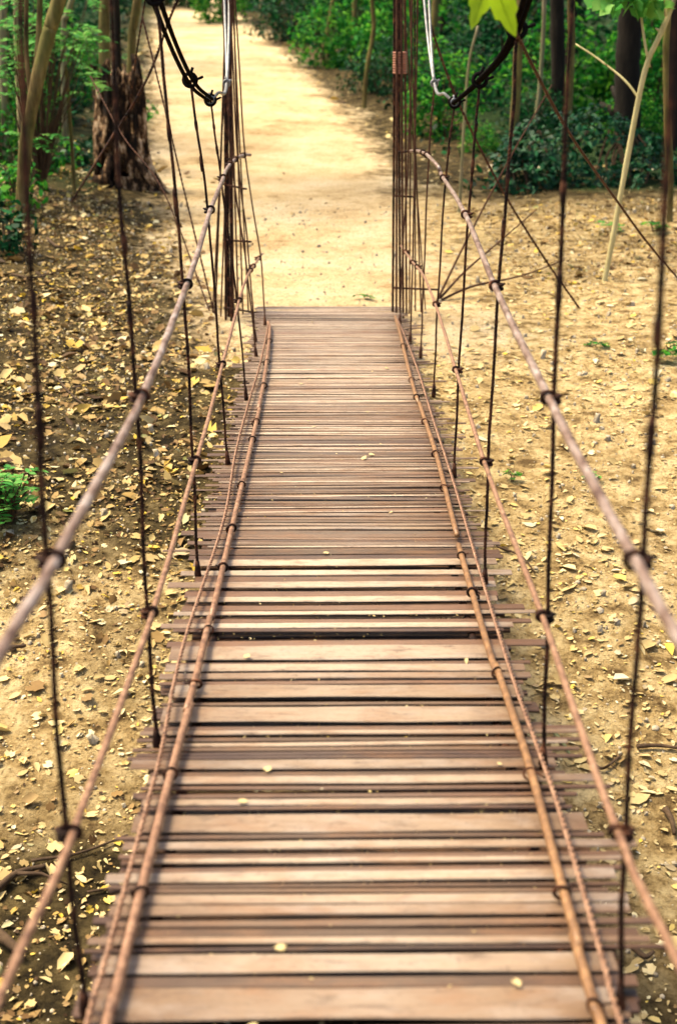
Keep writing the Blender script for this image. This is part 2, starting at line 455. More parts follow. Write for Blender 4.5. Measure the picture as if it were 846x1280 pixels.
def HZ(x, y):
    return float(H0(x, y)) + bumps(x, y) * (1 - 0.6 * float(sstep(-0.25, 0.35, path_d(x, y)) * (y > 7.6)))

# ------------------------------------------------------------------ the suspension bridge
DY = [-1.2, 0, 1.73, 2.1, 2.57, 3.06, 3.7, 4.4, 5.0, 5.53, 6.2, 6.84, 7.4, 8.0, 8.5, 9.1]
DZ = [.20, .12, 0.0, -.030, -.075, -.137, -.20, -.275, -.325, -.372, -.43, -.482, -.512, -.528, -.536, -.540]
_dense = np.array(spline([(0, a, b) for a, b in zip(DY, DZ)], 10))
def dz(y): return float(np.interp(y, _dense[:, 1], _dense[:, 2]))
def deck_y(py, px=430):
    """deck station seen at a photograph row"""
    v = ray(px, py)
    lo, hi = 0.8, 9.3
    for _ in range(50):
        mdl = (lo + hi) / 2; q = at(px, py, mdl)
        if q[2] > dz(mdl): lo = mdl
        else: hi = mdl
    return lo

bridge = empty('suspension_bridge', (0, 8.3, -0.55), 'narrow rusty suspension footbridge with iron slat deck leading to the sandy path', 'bridge')
BO = Vector(bridge.location)
def part(mb, name, mt, parent=None):
    o = mb.build(name, mt, None)
    for vtx in range(0): pass
    par = parent or bridge
    if par is bridge:
        o.data.transform(Matrix.Translation(-BO)); o.parent = bridge
    else:
        o.data.transform(Matrix.Translation(-BO)); o.parent = par
    return o

# deck: wide flat bars near the viewer, close-set thin bars farther out
LIGHT = [(1278, 1300), (1224, 1265), (1182, 1205), (1161, 1169), (1121.5, 1133), (1108, 1119), (1079, 1091), (1062, 1068), (1042, 1051), (1009, 1030), (989, 997), (961, 969.5), (940.5, 951.5), (919, 923), (904.5, 909), (876, 893.5),
         (848, 864), (834, 840), (823, 831), (800.5, 816), (772, 777), (757, 761), (739, 745), (721, 727), (707, 712), (693, 700)]
BROWN = [(1271, 1277), (1209, 1222.5), (1172, 1176.5), (1149.5, 1160), (1138.5, 1146), (1100, 1104.5), (1094, 1098), (1073, 1078), (1055.5, 1061), (1032.5, 1037), (997.5, 1001), (982.5, 986.5), (972.5, 976), (955, 960), (935, 938.5), (930.5, 934), (925, 928.5), (913, 917), (899, 903.5),
         (869, 872), (843, 846.5), (819, 822.5), (793, 799.5), (778, 781), (766, 771), (749, 755), (732, 738), (714, 720), (687, 692), (681, 686)]
mbd = MB()
def slat(y0, y1, off, tilt, xl, xr, th=0.010, skew=0.0, warp=0.0, wide=0.0, cream=0.0):
    nseg = 12
    wdt = y1 - y0; yc = (y0 + y1) / 2; c_ = min(0.0022, wdt * .18)
    sec = [(-wdt / 2, -th), (-wdt / 2, -c_), (-wdt / 2 + c_, 0), (wdt / 2 - c_, 0), (wdt / 2, -c_), (wdt / 2, -th)]
    vs, fs = [], []
    slope = (dz(yc + .1) - dz(yc - .1)) / .2 + tilt
    ph = random.uniform(0, 6.3); ph2 = random.uniform(0, 6.3)
    for i in range(nseg + 1):
        u = i / nseg; x = xl + (xr - xl) * u
        bw = warp * math.sin(u * 3.1 + ph); bz_ = warp * .8 * math.sin(u * 4.3 + ph2)
        ed = 1 + .05 * math.sin(u * 9 + ph2)
        for a, b in sec:
            vs.append((x, yc + a * ed + bw + skew * x, dz(yc) + off + b + a * slope + bz_))
    for i in range(nseg):
        for k in range(6):
            fs.append((i * 6 + k, i * 6 + (k + 1) % 6, (i + 1) * 6 + (k + 1) % 6, (i + 1) * 6 + k))
    fs += [tuple(range(5, -1, -1)), tuple(nseg * 6 + k for k in range(6))]
    mbd.add(vs, fs, False); WIDE.extend([wide] * len(vs)); CREAM.extend([cream] * len(vs))
WIDE = []; CREAM = []
for lst, top in ((LIGHT, 1.0), (BROWN, 0.0)):
    for a, b in lst:
        big_ = b - a > 12
        slat(deck_y(b), deck_y(a), -.016 - (0 if top else .0025), random.uniform(-.05, .05), (-.412 if a > 940 else -.44) - random.uniform(0, .03 if a > 940 else .05) - (0 if big_ else random.uniform(0, .045)), .455 + random.uniform(0, .05) + (0 if big_ else random.uniform(0, .09)),
             .0035 if top else .005, random.uniform(-.006, .006), .0010, wide=top, cream=0 if not top else random.uniform(.4, .65) if b < 780 else random.uniform(.1, .35) if not big_ else .12 if b < 900 else 0)
# added lower bars, near-black so their colour paints the shade in the gaps
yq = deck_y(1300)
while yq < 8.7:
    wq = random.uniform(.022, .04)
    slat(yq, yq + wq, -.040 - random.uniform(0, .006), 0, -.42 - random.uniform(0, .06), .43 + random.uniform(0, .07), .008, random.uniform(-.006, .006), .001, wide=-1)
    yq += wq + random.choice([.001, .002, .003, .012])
y = deck_y(680) + .006
while y < 8.76:
    far_ = sstep(5.6, 7.2, y)
    for top in ([0.0, 1.0] if random.random() < .7 else [0.0, 0.0, 1.0] if random.random() < .6 else [1.0]):
        bunch = noise.noise((3.3, y * 1.9, .7))
        wd = random.uniform(.009, .019) if random.random() < .62 + bunch else random.uniform(.019, .036) if random.random() < .8 else random.uniform(.036, .05)
        lit_ = top and random.random() < .5
        if lit_: wd = random.uniform(.008, .015) * (1 + .5 * far_)
        slat(y, y + wd, -.016 - (0 if top else random.choice([.002, .003, .006])), random.uniform(-.10, .10), -.43 - random.uniform(0, .10 if y < 6.2 else .07) - (random.uniform(.02, .07) if random.random() < .2 else 0),
             .44 + random.uniform(0, .10 if y < 6.2 else .07) + (random.uniform(.03, .12) if random.random() < .25 else 0), random.uniform(.003, .006), random.uniform(-.022, .016), .0018, wide=random.choice([1.0, .7, .5, .35]) if top else random.choice([0, 0, .2, .45 * far_, .6 * far_]), cream=(.95 - .20 * far_) * random.uniform(.6, 1.15) if lit_ else (.05 + .15 * far_) * random.uniform(.3, 1.6))
        y += wd + random.uniform(.001, .003)
    y += (random.uniform(.005, .013) if random.random() < .75 else random.uniform(.013, .022)) * (1 - .38 * far_)
# two bearer cables under the slats keep them up
yy = -1.1
while yy < deck_y(1300) - .07:
    wd = random.uniform(.03, .06); slat(yy, yy + wd, -.016, 0, -.45, .46, .012); yy += wd + .006
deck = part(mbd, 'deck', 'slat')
at_ = deck.data.attributes.new('wide', 'FLOAT', 'POINT'); at_.data.foreach_set('value', np.clip(WIDE, 0, 1).astype(np.float32))
at_ = deck.data.attributes.new('cream', 'FLOAT', 'POINT'); at_.data.foreach_set('value', np.array(CREAM, dtype=np.float32))
at_ = deck.data.attributes.new('gap_shade', 'FLOAT', 'POINT'); at_.data.foreach_set('value', np.clip(-np.array(WIDE), 0, 1).astype(np.float32))
for sx in (-.36, .38):
    mb = MB(); mb.tube([(sx, yv, dz(yv) - .041) for yv in np.arange(-1.1, 8.8, .15)], .012, 8); part(mb, 'bearer_cable', 'dark_rust')

def seg_end(a, b, Y):
    """continue the straight line a -> b to station Y"""
    a, b = np.array(a), np.array(b); return a + (b - a) * ((Y - a[1]) / (b[1] - a[1]))

# edge pipes lying on the slats, in jointed lengths, each with ring clamps
pipeL = [(135, 1275), (140, 1260), (180, 1100), (217, 955), (245, 855), (258, 800), (290, 660), (304, 600), (314, 556), (330, 482), (338, 417), (336, 403)]
pipeR = [(750, 1278), (743, 1260), (697, 1100), (658, 955), (627, 860), (607, 800), (567, 660), (552, 600), (540, 556), (516, 482), (500, 417), (494, 396)]
cordL = [(112, 1270), (130, 1210), (185, 1005), (202, 940), (230, 805), (280, 650), (295, 565), (312, 500), (324, 460), (333, 420), (336, 402)]
cordR = [(772, 1268), (756, 1210), (698, 1010), (672, 935), (640, 845), (603, 725), (566, 600), (540, 520), (523, 465), (506, 420), (496, 398)]
def on_deck(pts, h):
    out = []
    for px, py in pts:
        v = ray(px, py); lo, hi = .8, 9.3
        for _ in range(50):
            mdl = (lo + hi) / 2; q = at(px, py, mdl)
            if q[2] > dz(mdl) + h: lo = mdl
            else: hi = mdl
        q = at(px, py, lo); out.append(q)
    return out
CL = {}
for pts, jy in ((pipeL, [2.9, 3.55, 6.2]), (pipeR, [1.95, 3.15, 4.25, 6.35])):
    P = on_deck(pts, .010)
    sgn = -1 if P[0][0] < 0 else 1
    P = [np.array([sgn * .40, -1.0, dz(-1.0) + .012]), np.array([P[0][0], .8, dz(.8) + .012])] + P
    C_ = np.array(spline(P, 10))
    cuts = [-1.0] + jy + [8.9]
    for a, b in zip(cuts[:-1], cuts[1:]):
        sel = [q + np.array([sgn * .004 * (cuts.index(a) % 2), 0, .002 * (cuts.index(a) % 2)]) for q in C_ if a - .06 <= q[1] <= b + .02]
        mb = MB(); mb.tube(sel, .0093, 10)
        pp = part(mb, 'edge_pipe', 'rust_rail' if sgn < 0 else 'ochre_rail')
        for yc in ((2.08, 2.55, 3.05, 3.42, 4.0, 4.4, 4.95, 5.6, 6.0, 6.75, 7.3, 7.8) if sgn < 0 else (1.74, 2.06, 2.52, 3.1, 3.75, 4.1, 4.85, 5.4, 5.9, 6.5, 6.9, 7.6)):
            if a <= yc < b:
                i = int(np.argmin(abs(C_[:, 1] - yc)))
                tl_ = np.array([random.uniform(-.04, .04), 0, random.uniform(-.04, .04)])
                mb = MB(); mb.ring(C_[i], C_[min(i + 1, len(C_) - 1)] - C_[i - 1] + tl_, random.uniform(.0128, .0148), random.uniform(.0024, .0042)); mb.tube([C_[i] + np.array([sgn * .013, 0, .004]), C_[i] + np.array([sgn * random.uniform(.02, .035), random.uniform(-.02, .02), random.uniform(-.004, .012)])], .0022, 5)
                if random.random() < .6: mb.ring(C_[i] + np.array([sgn * .012, .002, -.014]), C_[min(i + 1, len(C_) - 1)] - C_[i - 1] + np.array([.2, 0, .1]), .012, .0035)
                part(mb, 'clamp', 'dark_rust', pp)
for pts in (cordL, cordR):
    P = on_deck(pts, .016); sgn = -1 if P[0][0] < 0 else 1
    P = [np.array([sgn * .43, -1.0, dz(-1) + .02]), np.array([sgn * .43, .8, dz(.8) + .02])] + P
    mb = MB(); mb.twist(spline(P, 8), .0055, .045)
    part(mb, 'edge_cable', 'rust_rail')

# hangers: foot, middle rail, hand rail and cable crossings seen in the photograph
hangL = [[(112, 1252), (88, 1040), (65, 700), (40, 200), (34, 0)], [(200, 922), (188, 765), (175, 495), (152, 200), (145, 0)], [(250, 712), (244, 575), (232, 355), (205, 60), (197, -6)],
         [(287, 574), (277, 455), (262, 262), (240, 100)], [(310, 495), (298, 375), (278, 222), (265, 125)], [(322, 442), (310, 335), (292, 207), (285, 104)],
         [(321, 424), (310, 294), (299, 200), (289, 0)], [(333, 403), (327, 319), (308, 193), (296, 0)]]
hangR = [[(770, 1252), (775, 1040), (797, 700), (825, 250), (838, 0)], [(675, 950), (680, 770), (688, 497), (705, 100), (711, -30)], [(603, 725), (607, 577), (620, 357), (637, 150), (642, 36)],
         [(565, 592), (571, 462), (583, 268), (597, 100)], [(540, 490), (545, 380), (555, 222), (566, 128)], [(524, 442), (528, 340), (534, 197), (541, 104)],
         [(511, 424), (514, 327), (517, 189), (520, 0)], [(498, 403), (502, 308), (509, 189), (514, 0)]]
HL, HR = [], []
def axis_at(C_, y):
    i = int(np.argmin(abs(C_[:, 1] - y))); return C_[min(i + 1, len(C_) - 1)] - C_[max(i - 1, 0)]
for src, dst in ((hangL, HL), (hangR, HR)):
    for h in src:
        Y = min(8.6, deck_y(h[0][1], 430))
        sg_ = -1 if src is hangL else 1
        dst.append([at(px, py, Y) + np.array([sg_ * .007, 0, 0]) for px, py in h])
# main cable stations: hangers 1-2 carry on up to the cable above the picture
def cable(hh, sgn):
    c5, c4, c3 = hh[4][-1], hh[3][-1], hh[2][-1]
    c2 = hh[1][-1] + (hh[1][-1] - hh[1][-2]) / max(1e-6, (hh[1][-1] - hh[1][-2])[2]) * (1.86 - hh[1][-1][2])
    c1 = hh[0][-1] + (hh[0][-1] - hh[0][-2]) / max(1e-6, (hh[0][-1] - hh[0][-2])[2]) * (2.30 - hh[0][-1][2])
    hh[1][-1] = c2; hh[0][-1] = c1
    return c1, c2, c3, c4, c5, hh[5][-1]
for hh, sgn, tx in ((HL, -1, 287), (HR, 1, 518)):
    c1, c2, c3, c4, c5, c6 = cable(hh, sgn)
    top = np.array([at(tx, 0, 8.55)[0], 8.52, 2.35])
    anchor = np.array([sgn * .36, -.9, 3.6])
    for q in (-1, 1):
        mb = MB()
        pts = spline([anchor, c1, c2, c3, c4, c5], 8)
        n = len(pts)
        pts = [pp + np.array([q * .0085, 0, q * .004]) for i, pp in enumerate(pts)]
        mb.tube(pts, .0078, 8)
        mc = part(mb, 'main_cable', 'shaded_cable')
        if q == 1:
            for c_, ax in ((c4, c3 - c4), (c3, c2 - c3), (c5, c4 - c5), (c2, c1 - c2)):
                mb = MB(); mb.ring(c_, ax, .024, .007); mb.tube([c_ + np.array([0, 0, .012]), c_ + np.array([.012, 0, .045])], .006, 6); mb.tube([c_ + np.array([.02, 0, 0]), c_ + np.array([.05, .0, .012])], .005, 6)
                part(mb, 'cable_clamp', 'shaded_cable', mc)
        mb = MB()
        up_ = [c5, c5 * .55 + c6 * .45 + np.array([0, 0, -.004]), c6, c6 * .55 + top * .45 + np.array([q * .014, .05, -.16]), top + np.array([q * .02, 0, 0])]
        mb.tube(spline(up_, 8), .0078, 8)
        mc = part(mb, 'main_cable', 'skylit_cable')
        if q == 1:
            for c_ in (c5, c6):
                mb = MB(); mb.ring(c_, c6 - c5 + np.array([0, 0, .02]), .017, .006); mb.tube([c_ + np.array([-.01, 0, .0]), c_ + np.array([.028, 0, .018])], .0055, 6); mb.tube([c_ + np.array([0, 0, .0]), c_ + np.array([-.006, 0, .034])], .005, 6)
                part(mb, 'cable_clamp', 'skylit_cable', mc)

# hand rails and middle rails
def at_z(px, py, z):
    v = ray(px, py); return CAM + v * ((z - CAM[2]) / v[2])
IN = np.array([.007, 0, 0])
NEAR = {'handL': (0, 808, .815), 'handR': (846, 786, .815), 'midL': (0, 1236, .375), 'midR': (846, 1190, .375)}
railsrc = {
    'handL': ([h[2] + IN for h in HL[:5]], [(283, 212, 7.2), (293, 200, 7.8), (305, 194, 8.3), (313, 194, 8.45)], .0091, 'hand_steel'),
    'handR': ([h[2] - IN for h in HR[:5]], [(546, 207, 6.8), (535, 195, 7.4), (524, 189, 8.1), (513, 189, 8.5)], .0091, 'hand_steel'),
    'midL': ([h[1] + IN for h in HL[:5]], [(309, 346, 7.1), (318, 331, 7.9), (328, 317, 8.5)], .0068, 'rust_rail'),
    'midR': ([h[1] - IN for h in HR[:5]], [(528, 343, 7.1), (514, 326, 7.9), (501, 307, 8.5)], .0068, 'rust_rail')}
RC = {}
for k, (ps, ext, r_, mt_) in railsrc.items():
    nr = at_z(*NEAR[k])
    P = [seg_end(ps[0], nr, -1.0), seg_end(ps[0], nr, .5), nr] + list(ps) + [at(*e) for e in ext]
    P = [q + np.array([(0.005 if k.endswith('L') else -0.005), 0, 0]) if i < 8 else q for i, q in enumerate(P)]
    C_ = spline(P, 10); RC[k] = np.array(C_)
    C_ = [q + np.array([.0008 * math.sin(j * .5) + .0004 * math.sin(j * 1.3 + 1), 0, .0009 * math.sin(j * .4 + 2) + .0004 * math.sin(j * 1.1)]) for j, q in enumerate(C_)]
    mb = MB(); mb.tube(C_, [r_ * (1 + .03 * math.sin(j * 1.7) + .02 * math.sin(j * .6)) for j in range(len(C_))], 10)
    part(mb, 'hand_rail' if 'hand' in k else 'middle_rail', mt_)

for hh, side in ((HL, 'L'), (HR, 'R')):
    for i, h in enumerate(hh):
        foot = np.array(h[0]); foot[2] = dz(foot[1]) - .03
        line = [foot] + [np.array(q) for q in h[1:]]
        if i in (6, 7):
            e_ = line[-1] + (line[-1] - line[-2]) * .45; line.append(e_)
        ls = spline(line, 6)
        wob = [q + np.array([.0014 * math.sin(j * 1.3 + i), .0012 * math.cos(j * 1.7 + i), 0]) for j, q in enumerate(ls)]
        mb = MB(); mb.twist(wob, .0047 if i < 5 else .0046, .034, 3)
        # lashed eye at the foot, grip where the lower rod joins the upper
        mb.tube([foot + (line[1] - foot) * u for u in (0, .04, .10, .16)], [.009, .0115, .009, .006], 8)
        if i < 6:
            a, b = line[2], line[3]
            for c0, c1_ in ((.30, .42), (.62, .70)):
                mb.tube([a + (b - a) * u for u in (c0, c0 + .02, c1_ - .02, c1_)], [.005, .0066, .0066, .005], 8)
        hg = part(mb, 'hanger', 'dark_rust' if i < 5 else 'mid_rust')
        for k, rr0 in (('hand' + side, .0091), ('mid' + side, .0068)):
            C_ = RC[k]
            j = int(np.argmin(abs(C_[:, 1] - foot[1])))
            c_ = C_[j]; ax = axis_at(C_, foot[1])
            off = np.array([-.013 if side == 'L' else .013, 0, 0])
            mb = MB(); mb.ring(c_, ax, rr0 + .0045, .0042); mb.ring(c_ + np.array([0, .007, .001]), ax + np.array([.05, 0, .1]), rr0 + .0045, .0036)
            mb.ring(c_ + off + np.array([0, 0, .003]), line[2] - line[1], .0105, .0045); mb.ring(c_ + off + np.array([0, 0, -.009]), line[2] - line[1], .0105, .0045)
            mb.tube([c_ + off * 1.2, c_ + off * 2.3 + np.array([0, 0, .006])], .003, 5)
            part(mb, 'clamp', 'dark_rust', hg)

# end frames: bundles of iron rods, lashed together
def post(px_top, px_bot, y_bot, Y, r_, mt_, wrap=None, ztop=2.6):
    b = at(px_bot, y_bot, Y); t_ = at(px_top, 0, Y)
    t_ = b + (t_ - b) * ((ztop - b[2]) / (t_[2] - b[2])); b[2] -= .25
    mb = MB(); mid_ = (b + t_) / 2 + np.array([random.uniform(-.006, .006), 0, 0])
    mb.tube(spline([b, mid_, t_], 6), r_, 8)
    o = part(mb, 'tower_rod', mt_)
    return o
LT = [(279, 281, 8.62, .008, 'dark_rust'), (283, 285, 8.70, .010, 'dark_rust'), (286, 288, 8.60, .008, 'dark_rust'), (289, 291, 8.68, .007, 'mid_rust'), (281, 266, 8.74, .0065, 'dark_rust'), (286, 298, 8.76, .006, 'mid_rust'), (290, 273, 8.7, .0055, 'mid_rust'),
      (278, 292, 8.8, .005, 'mid_rust'), (293, 304, 8.78, .0055, 'mid_rust'), (292, 312, 8.82, .005, 'dark_rust'), (283, 262, 8.8, .005, 'mid_rust'), (287, 279, 8.86, .0055, 'dark_rust')]
for i, (pt, pb, Y, r_, mt_) in enumerate(LT):
    post(pt, pb, 392, Y, r_, mt_)
first = None
RTW = [(492, 491, 8.64, .008, 'dark_rust'), (496, 496, 8.60, .0075, 'mid_rust'), (500, 501, 8.66, .008, 'dark_rust'), (503, 505, 8.60, .0075, 'mid_rust'), (507, 509, 8.68, .007, 'mid_rust'), (515, 512, 8.74, .005, 'mid_rust'), (512, 529, 8.76, .0055, 'mid_rust'), (518, 520, 8.8, .005, 'dark_rust'), (506, 536, 8.84, .0045, 'mid_rust'), (522, 514, 8.84, .0045, 'mid_rust')]
for i, (pt, pb, Y, r_, mt_) in enumerate(RTW):
    o = post(pt, pb, 390, Y, r_, mt_)
    if i == 1: first = o
mb = MB()
for k in range(9):
    q = at(499.5, 66 + k * 3.1, 8.64); mb.ring(q, (0, 0.03, 1), .038, .0068, 16)
part(mb, 'wire_wrap', 'copper_wrap', first)
# cross ties between rods and the hand rail ends
for a, b in (((282, 300, 8.65), (312, 302, 8.5)), ((279, 230, 8.65), (306, 236, 8.5)), ((283, 385, 8.65), (333, 393, 8.6)), ((494, 245, 8.64), (516, 246, 8.6)), ((494, 360, 8.64), (545, 362, 8.7)), ((306, 192, 8.42), (283, 200, 8.65)), ((513, 189, 8.5), (500, 190, 8.62))):
    mb = MB(); mb.tube([at(*a), at(*b)], .0065, 6); mb.ring(at(*b), (0.1, 0, 1), .011, .005); mb.ring(at(*a), (0.1, 0, 1), .015, .005)
    part(mb, 'cross_tie', 'dark_rust')

# guy wires to ground anchors either side
def guy(pts, r_, mt_, ground_end=True):
    P = [at(*q) if len(q) == 3 else ground_hit(*q) for q in pts]
    mb = MB(); mb.twist(spline(P, 8), r_, .06)
    part(mb, 'guy_wire', mt_)
guy([(516, -60, 8.2), (530, 5, 8.22), (568, 117, 8.35), (623, 230, 8.55), (678, 320, 8.75), (724, 386)], .0075, 'mid_rust')
guy([(642, 38, 3.77), (710, 165, 4.9), (773, 255, 6.0), (818, 315, 6.9), (880, 385)], .0055, 'mid_rust')
guy([(286, -120, 8.2), (222, 0, 8.6), (190, 85, 9.0), (165, 133, 9.4), (140, 172, 9.8), (90, 252)], .009, 'dark_rust')
guy([(178, 20, 8.9), (205, 130, 8.75), (232, 245, 8.6), (268, 392, 8.4)], .006, 'mid_rust')
guy([(113, 95, 9.6), (154, 170, 9.2), (205, 240, 8.9), (262, 388, 8.4)], .005, 'mid_rust')
guy([(182, 0, 8.9), (172, 60, 9.0), (163, 128, 9.4)], .006, 'dark_rust')

# ------------------------------------------------------------------ leaf litter, gravel and crumbs on the deck
def sample_ground(n, fx, fy, keep):
    X = rng.uniform(*fx, n); Y = rng.uniform(*fy, n)
    k = rng.uniform(0, 1, n) < keep(X, Y)
    X, Y = X[k], Y[k]
    Z = np.array([HZ(a, b) for a, b in zip(X, Y)])
    return np.stack([X, Y, Z], 1)
def patch(X, Y, s=1.1):
    return np.array([noise.noise((a * s, b * s, 9.3)) for a, b in zip(X, Y)])
def keep_l(X, Y):
    vis = np.abs(X) < 1.3 + Y * .36
    pdv = path_d(X, Y)
    k = np.where((pdv > 0.1) & (Y > 8), .025, np.where((pdv > -.4) & (Y > 8), .35, 1.0))
    return vis * k * np.clip(.85 + .9 * patch(X, Y), .3, 1) * np.where(X < -.3, 1.1, .45) * np.where(Y > 13, .5, 1.0)
P = sample_ground(112000, (-6.2, 6.2), (2.0, 15), keep_l)
P3 = sample_ground(9000, (-2.4, 2.4), (2.3, 6.2), keep_l)
P4 = sample_ground(25000, (.4, 4.5), (2.5, 13), keep_l)
P5 = sample_ground(75000, (-4.2, 4.5), (2.4, 13), keep_l)
P2 = sample_ground(9000, (-4, 4), (14.5, 32), lambda X, Y: ((path_d(X, Y) < .05) & (path_d(X, Y) > -1.3)) * np.clip(1.1 + path_d(X, Y) * .8, 0, 1))
P = np.concatenate([P, P2, P3, P4, P5])
n = len(P); sz = np.where(np.arange(n) >= n - len(P5), .62, 1) * np.where(P[:, 1] > 14, 1.5, 1) * np.clip(rng.lognormal(math.log(.0155), .68, n), .006, .08)
P[:, 2] += .004 + sz * .10
sz = sz * np.where((P[:, 0] < -.6) & (P[:, 1] > 5.8), 1.45, 1.0)
k = rng.uniform(0, 1, n) < .45
pale_side = ((P[:, 1] < 9.5 + 1.5 * patch(P[:, 0], P[:, 1], .9)) | (path_d(P[:, 0], P[:, 1]) > -.5)) & (P[:, 0] + .5 * patch(P[:, 0], P[:, 1], .9) > .15) | (np.exp(-((P[:, 1] - 4.2) / 1.1) ** 2) > rng.uniform(.2, 1.2, n))
for sel, mt_, lab in ((~pale_side, 'litter', 'golden and brown fallen leaves covering the dark left bank and far verge'), (pale_side, 'pale_litter', 'pale straw coloured fallen leaves over the sandy soil right of the deck')):
    td = .22 if 'pale' in mt_ else .36
    lv = join([scatter(P[k & sel], sz[k & sel] * 1.15, MAPLE, tilt=td), scatter(P[~k & sel], sz[~k & sel] * 1.2, OVAL, tilt=td)])
    tag(arr_mesh('fallen_leaves', *lv, mt_), lab, 'fallen leaves', kind='stuff')

OCT = (np.array([(1, 0, 0), (0, 1, 0), (-1, 0, 0), (0, -1, 0), (.6, .6, .55), (-.6, .6, .5), (-.6, -.6, .55), (.6, -.6, .5)]) * (.5, .5, .5), [(0, 1, 5, 4), (1, 2, 6, 5), (2, 3, 7, 6), (3, 0, 4, 7), (4, 5, 6, 7)])
P = sample_ground(24000, (-4, 4), (2.2, 13), lambda X, Y: (np.abs(X) < .5 + Y * .3) * np.where(path_d(X, Y) > 0, .5, .8))
tag(arr_mesh('gravel', *scatter(P, np.clip(rng.lognormal(math.log(.011), .5, len(P)), .005, .04), OCT, tilt=.2), 'stone'), 'small pale stones and clods scattered over the soil', 'gravel', kind='stuff')

# crumbs of leaf caught between the deck slats
n = 3600
Y = 1.3 + 6.4 * rng.uniform(0, 1, n) ** 1.3; X = rng.uniform(-.42, .42, n)
low = np.arange(n) > 170
keep = ~low | (np.array([noise.noise((a * 3, b * 9, 2.2)) for a, b in zip(X, Y)]) > -.05)
X, Y, low = X[keep], Y[keep], low[keep]; n = len(X)
P = np.stack([X, Y, np.array([dz(b) for b in Y]) - np.where(low, .036, .014)], 1)
tag(arr_mesh('leaf_crumbs', *scatter(P, rng.uniform(.004, .011, n) * np.where(low, 1.25, .8), OVAL, tilt=.4), 'pale_litter'), 'tiny pale leaf crumbs lodged between the deck slats', 'leaf crumbs', kind='stuff')

yd = rng.uniform(1.6, 8.4, 26); xd = rng.uniform(-.36, .37, 26)
Pd = np.stack([xd, yd, np.array([dz(b) for b in yd]) - .010], 1)
for q_, sz_ in zip(Pd, rng.uniform(.014, .034, 26)):
    ob = arr_mesh('deck_leaf', *scatter(np.zeros((1, 3)), [sz_], MAPLE if sz_ > .022 else OVAL, tilt=.15), 'pale_litter', None, tuple(q_))
    tag(ob, 'small dry leaf lying loose on the iron deck slats', 'leaf', 'dry leaves on the deck')

# ------------------------------------------------------------------ plants
def leaf_cloud(n, centre, rad, size, tmpl=OVAL, tilt=.9, flat=1.0, shell=0.35):
    """n leaves in an ellipsoid, denser towards its skin, with gaps from a noise field"""
    dirs = rng.normal(0, 1, (n * 2, 3)); dirs /= np.linalg.norm(dirs, axis=1)[:, None]
    rr1 = rng.uniform(shell, 1, n * 2) ** .6
    P = dirs * rr1[:, None]
    g_ = np.array([noise.noise((a * 2.3 + centre[0] * 3, b * 2.3 + centre[1] * 2, c_ * 2.3)) for a, b, c_ in P])
    keep = g_ > -.12
    P = P[keep][:n]; dirs = dirs[keep][:n]
    lump = 1 + .28 * np.array([noise.noise((a * 1.7 + centre[1], b * 1.7, c_ * 1.7 + centre[0])) for a, b, c_ in dirs])
    P = P * lump[:, None] * np.array(rad) + np.array(centre)
    return scatter(P, rng.uniform(.6, 1.3, len(P)) * size, tmpl, nrm=dirs * .7 + np.array([0, 0, .8]), tilt=tilt)

def trunk_mesh(pts, r0, r1, knots=0, limbs=()):
    mb = MB(); C_ = spline(pts, 6); n = len(C_)
    base = C_[0]
    rad = [(r0 + (r1 - r0) * i / (n - 1)) * (1 + .35 * math.exp(-i * 1.1)) * random.uniform(.94, 1.06) for i in range(n)]
    mb.tube(C_, rad, 10)
    for k in range(knots):
        i = random.randint(2, n - 3); a = random.uniform(0, 6.28); dvec = np.array([math.cos(a), math.sin(a), .6])
        mb.tube([C_[i], C_[i] + dvec * rad[i] * 1.5, C_[i] + dvec * rad[i] * 2.3], [rad[i] * .7, rad[i] * .4, rad[i] * .15], 6)
    for lp, la, lb in limbs:
        mb.tube(spline(lp, 5), np.linspace(la, lb, len(spline(lp, 5))), 7)
    return mb

def tree(pts, r0, r1, mt_, label, name='tree', cat='tree', group=None, limbs=(), crown=None, knots=0, crown_mt='green', extra=()):
    """pts from the ground up (world); crown = list of (centre, radii, n, leaf size)"""
    root = empty(name, tuple(pts[0]), label, cat, group)
    pts = [np.array(q, float) for q in pts]
    sunk = [pts[0] - np.array([0, 0, .08])] + pts
    o = np.array(pts[0])
    t_ = trunk_mesh(sunk, r0, r1, knots, limbs).build('trunk', mt_); t_.data.transform(Matrix.Translation(Vector(-o))); t_.parent = root
    if crown:
        V, Q = join([leaf_cloud(nn, c_, rd, s_) for c_, rd, nn, s_ in crown] + list(extra))
        arr_mesh('crown', V - o, Q, crown_mt, root)
    return root

def px_trunk(pix, Yoff=0, top_z=None, Y=None):
    """trunk from photograph pixels, bottom first; the bottom stands on the ground"""
    b = ground_hit(*pix[0]) if Y is None else at(*pix[0], Y)
    if Y is not None: b[2] = HZ(b[0], b[1])
    b[2] = HZ(b[0], b[1])
    out = [b]
    for q in pix[1:]:
        out.append(at(q[0], q[1], b[1] + Yoff))
    if top_z:
        dv = out[-1] - out[-2]; dv = dv / dv[2]; dv = np.clip(dv, -.35, .35); dv[2] = 1
        k = top_z - out[-1][2]
        out += [out[-1] + dv * k * .5 + np.array([random.uniform(-.1, .1), random.uniform(-.1, .1), 0]), out[-1] + dv * k * .9 + np.array([random.uniform(-.15, .15), random.uniform(-.1, .1), k * .1])]
    return out

def top_crown(pts, s=1.0, n=500):
    t_ = np.array(pts[-1])
    out = [(t_ + np.array([random.uniform(-.7, .7), random.uniform(-.7, .7), random.uniform(-.7, .5)]) * s, (np.array([.9, .9, .6]) * random.uniform(.8, 1.2) * s), n, .11) for _ in range(3)]
    return out

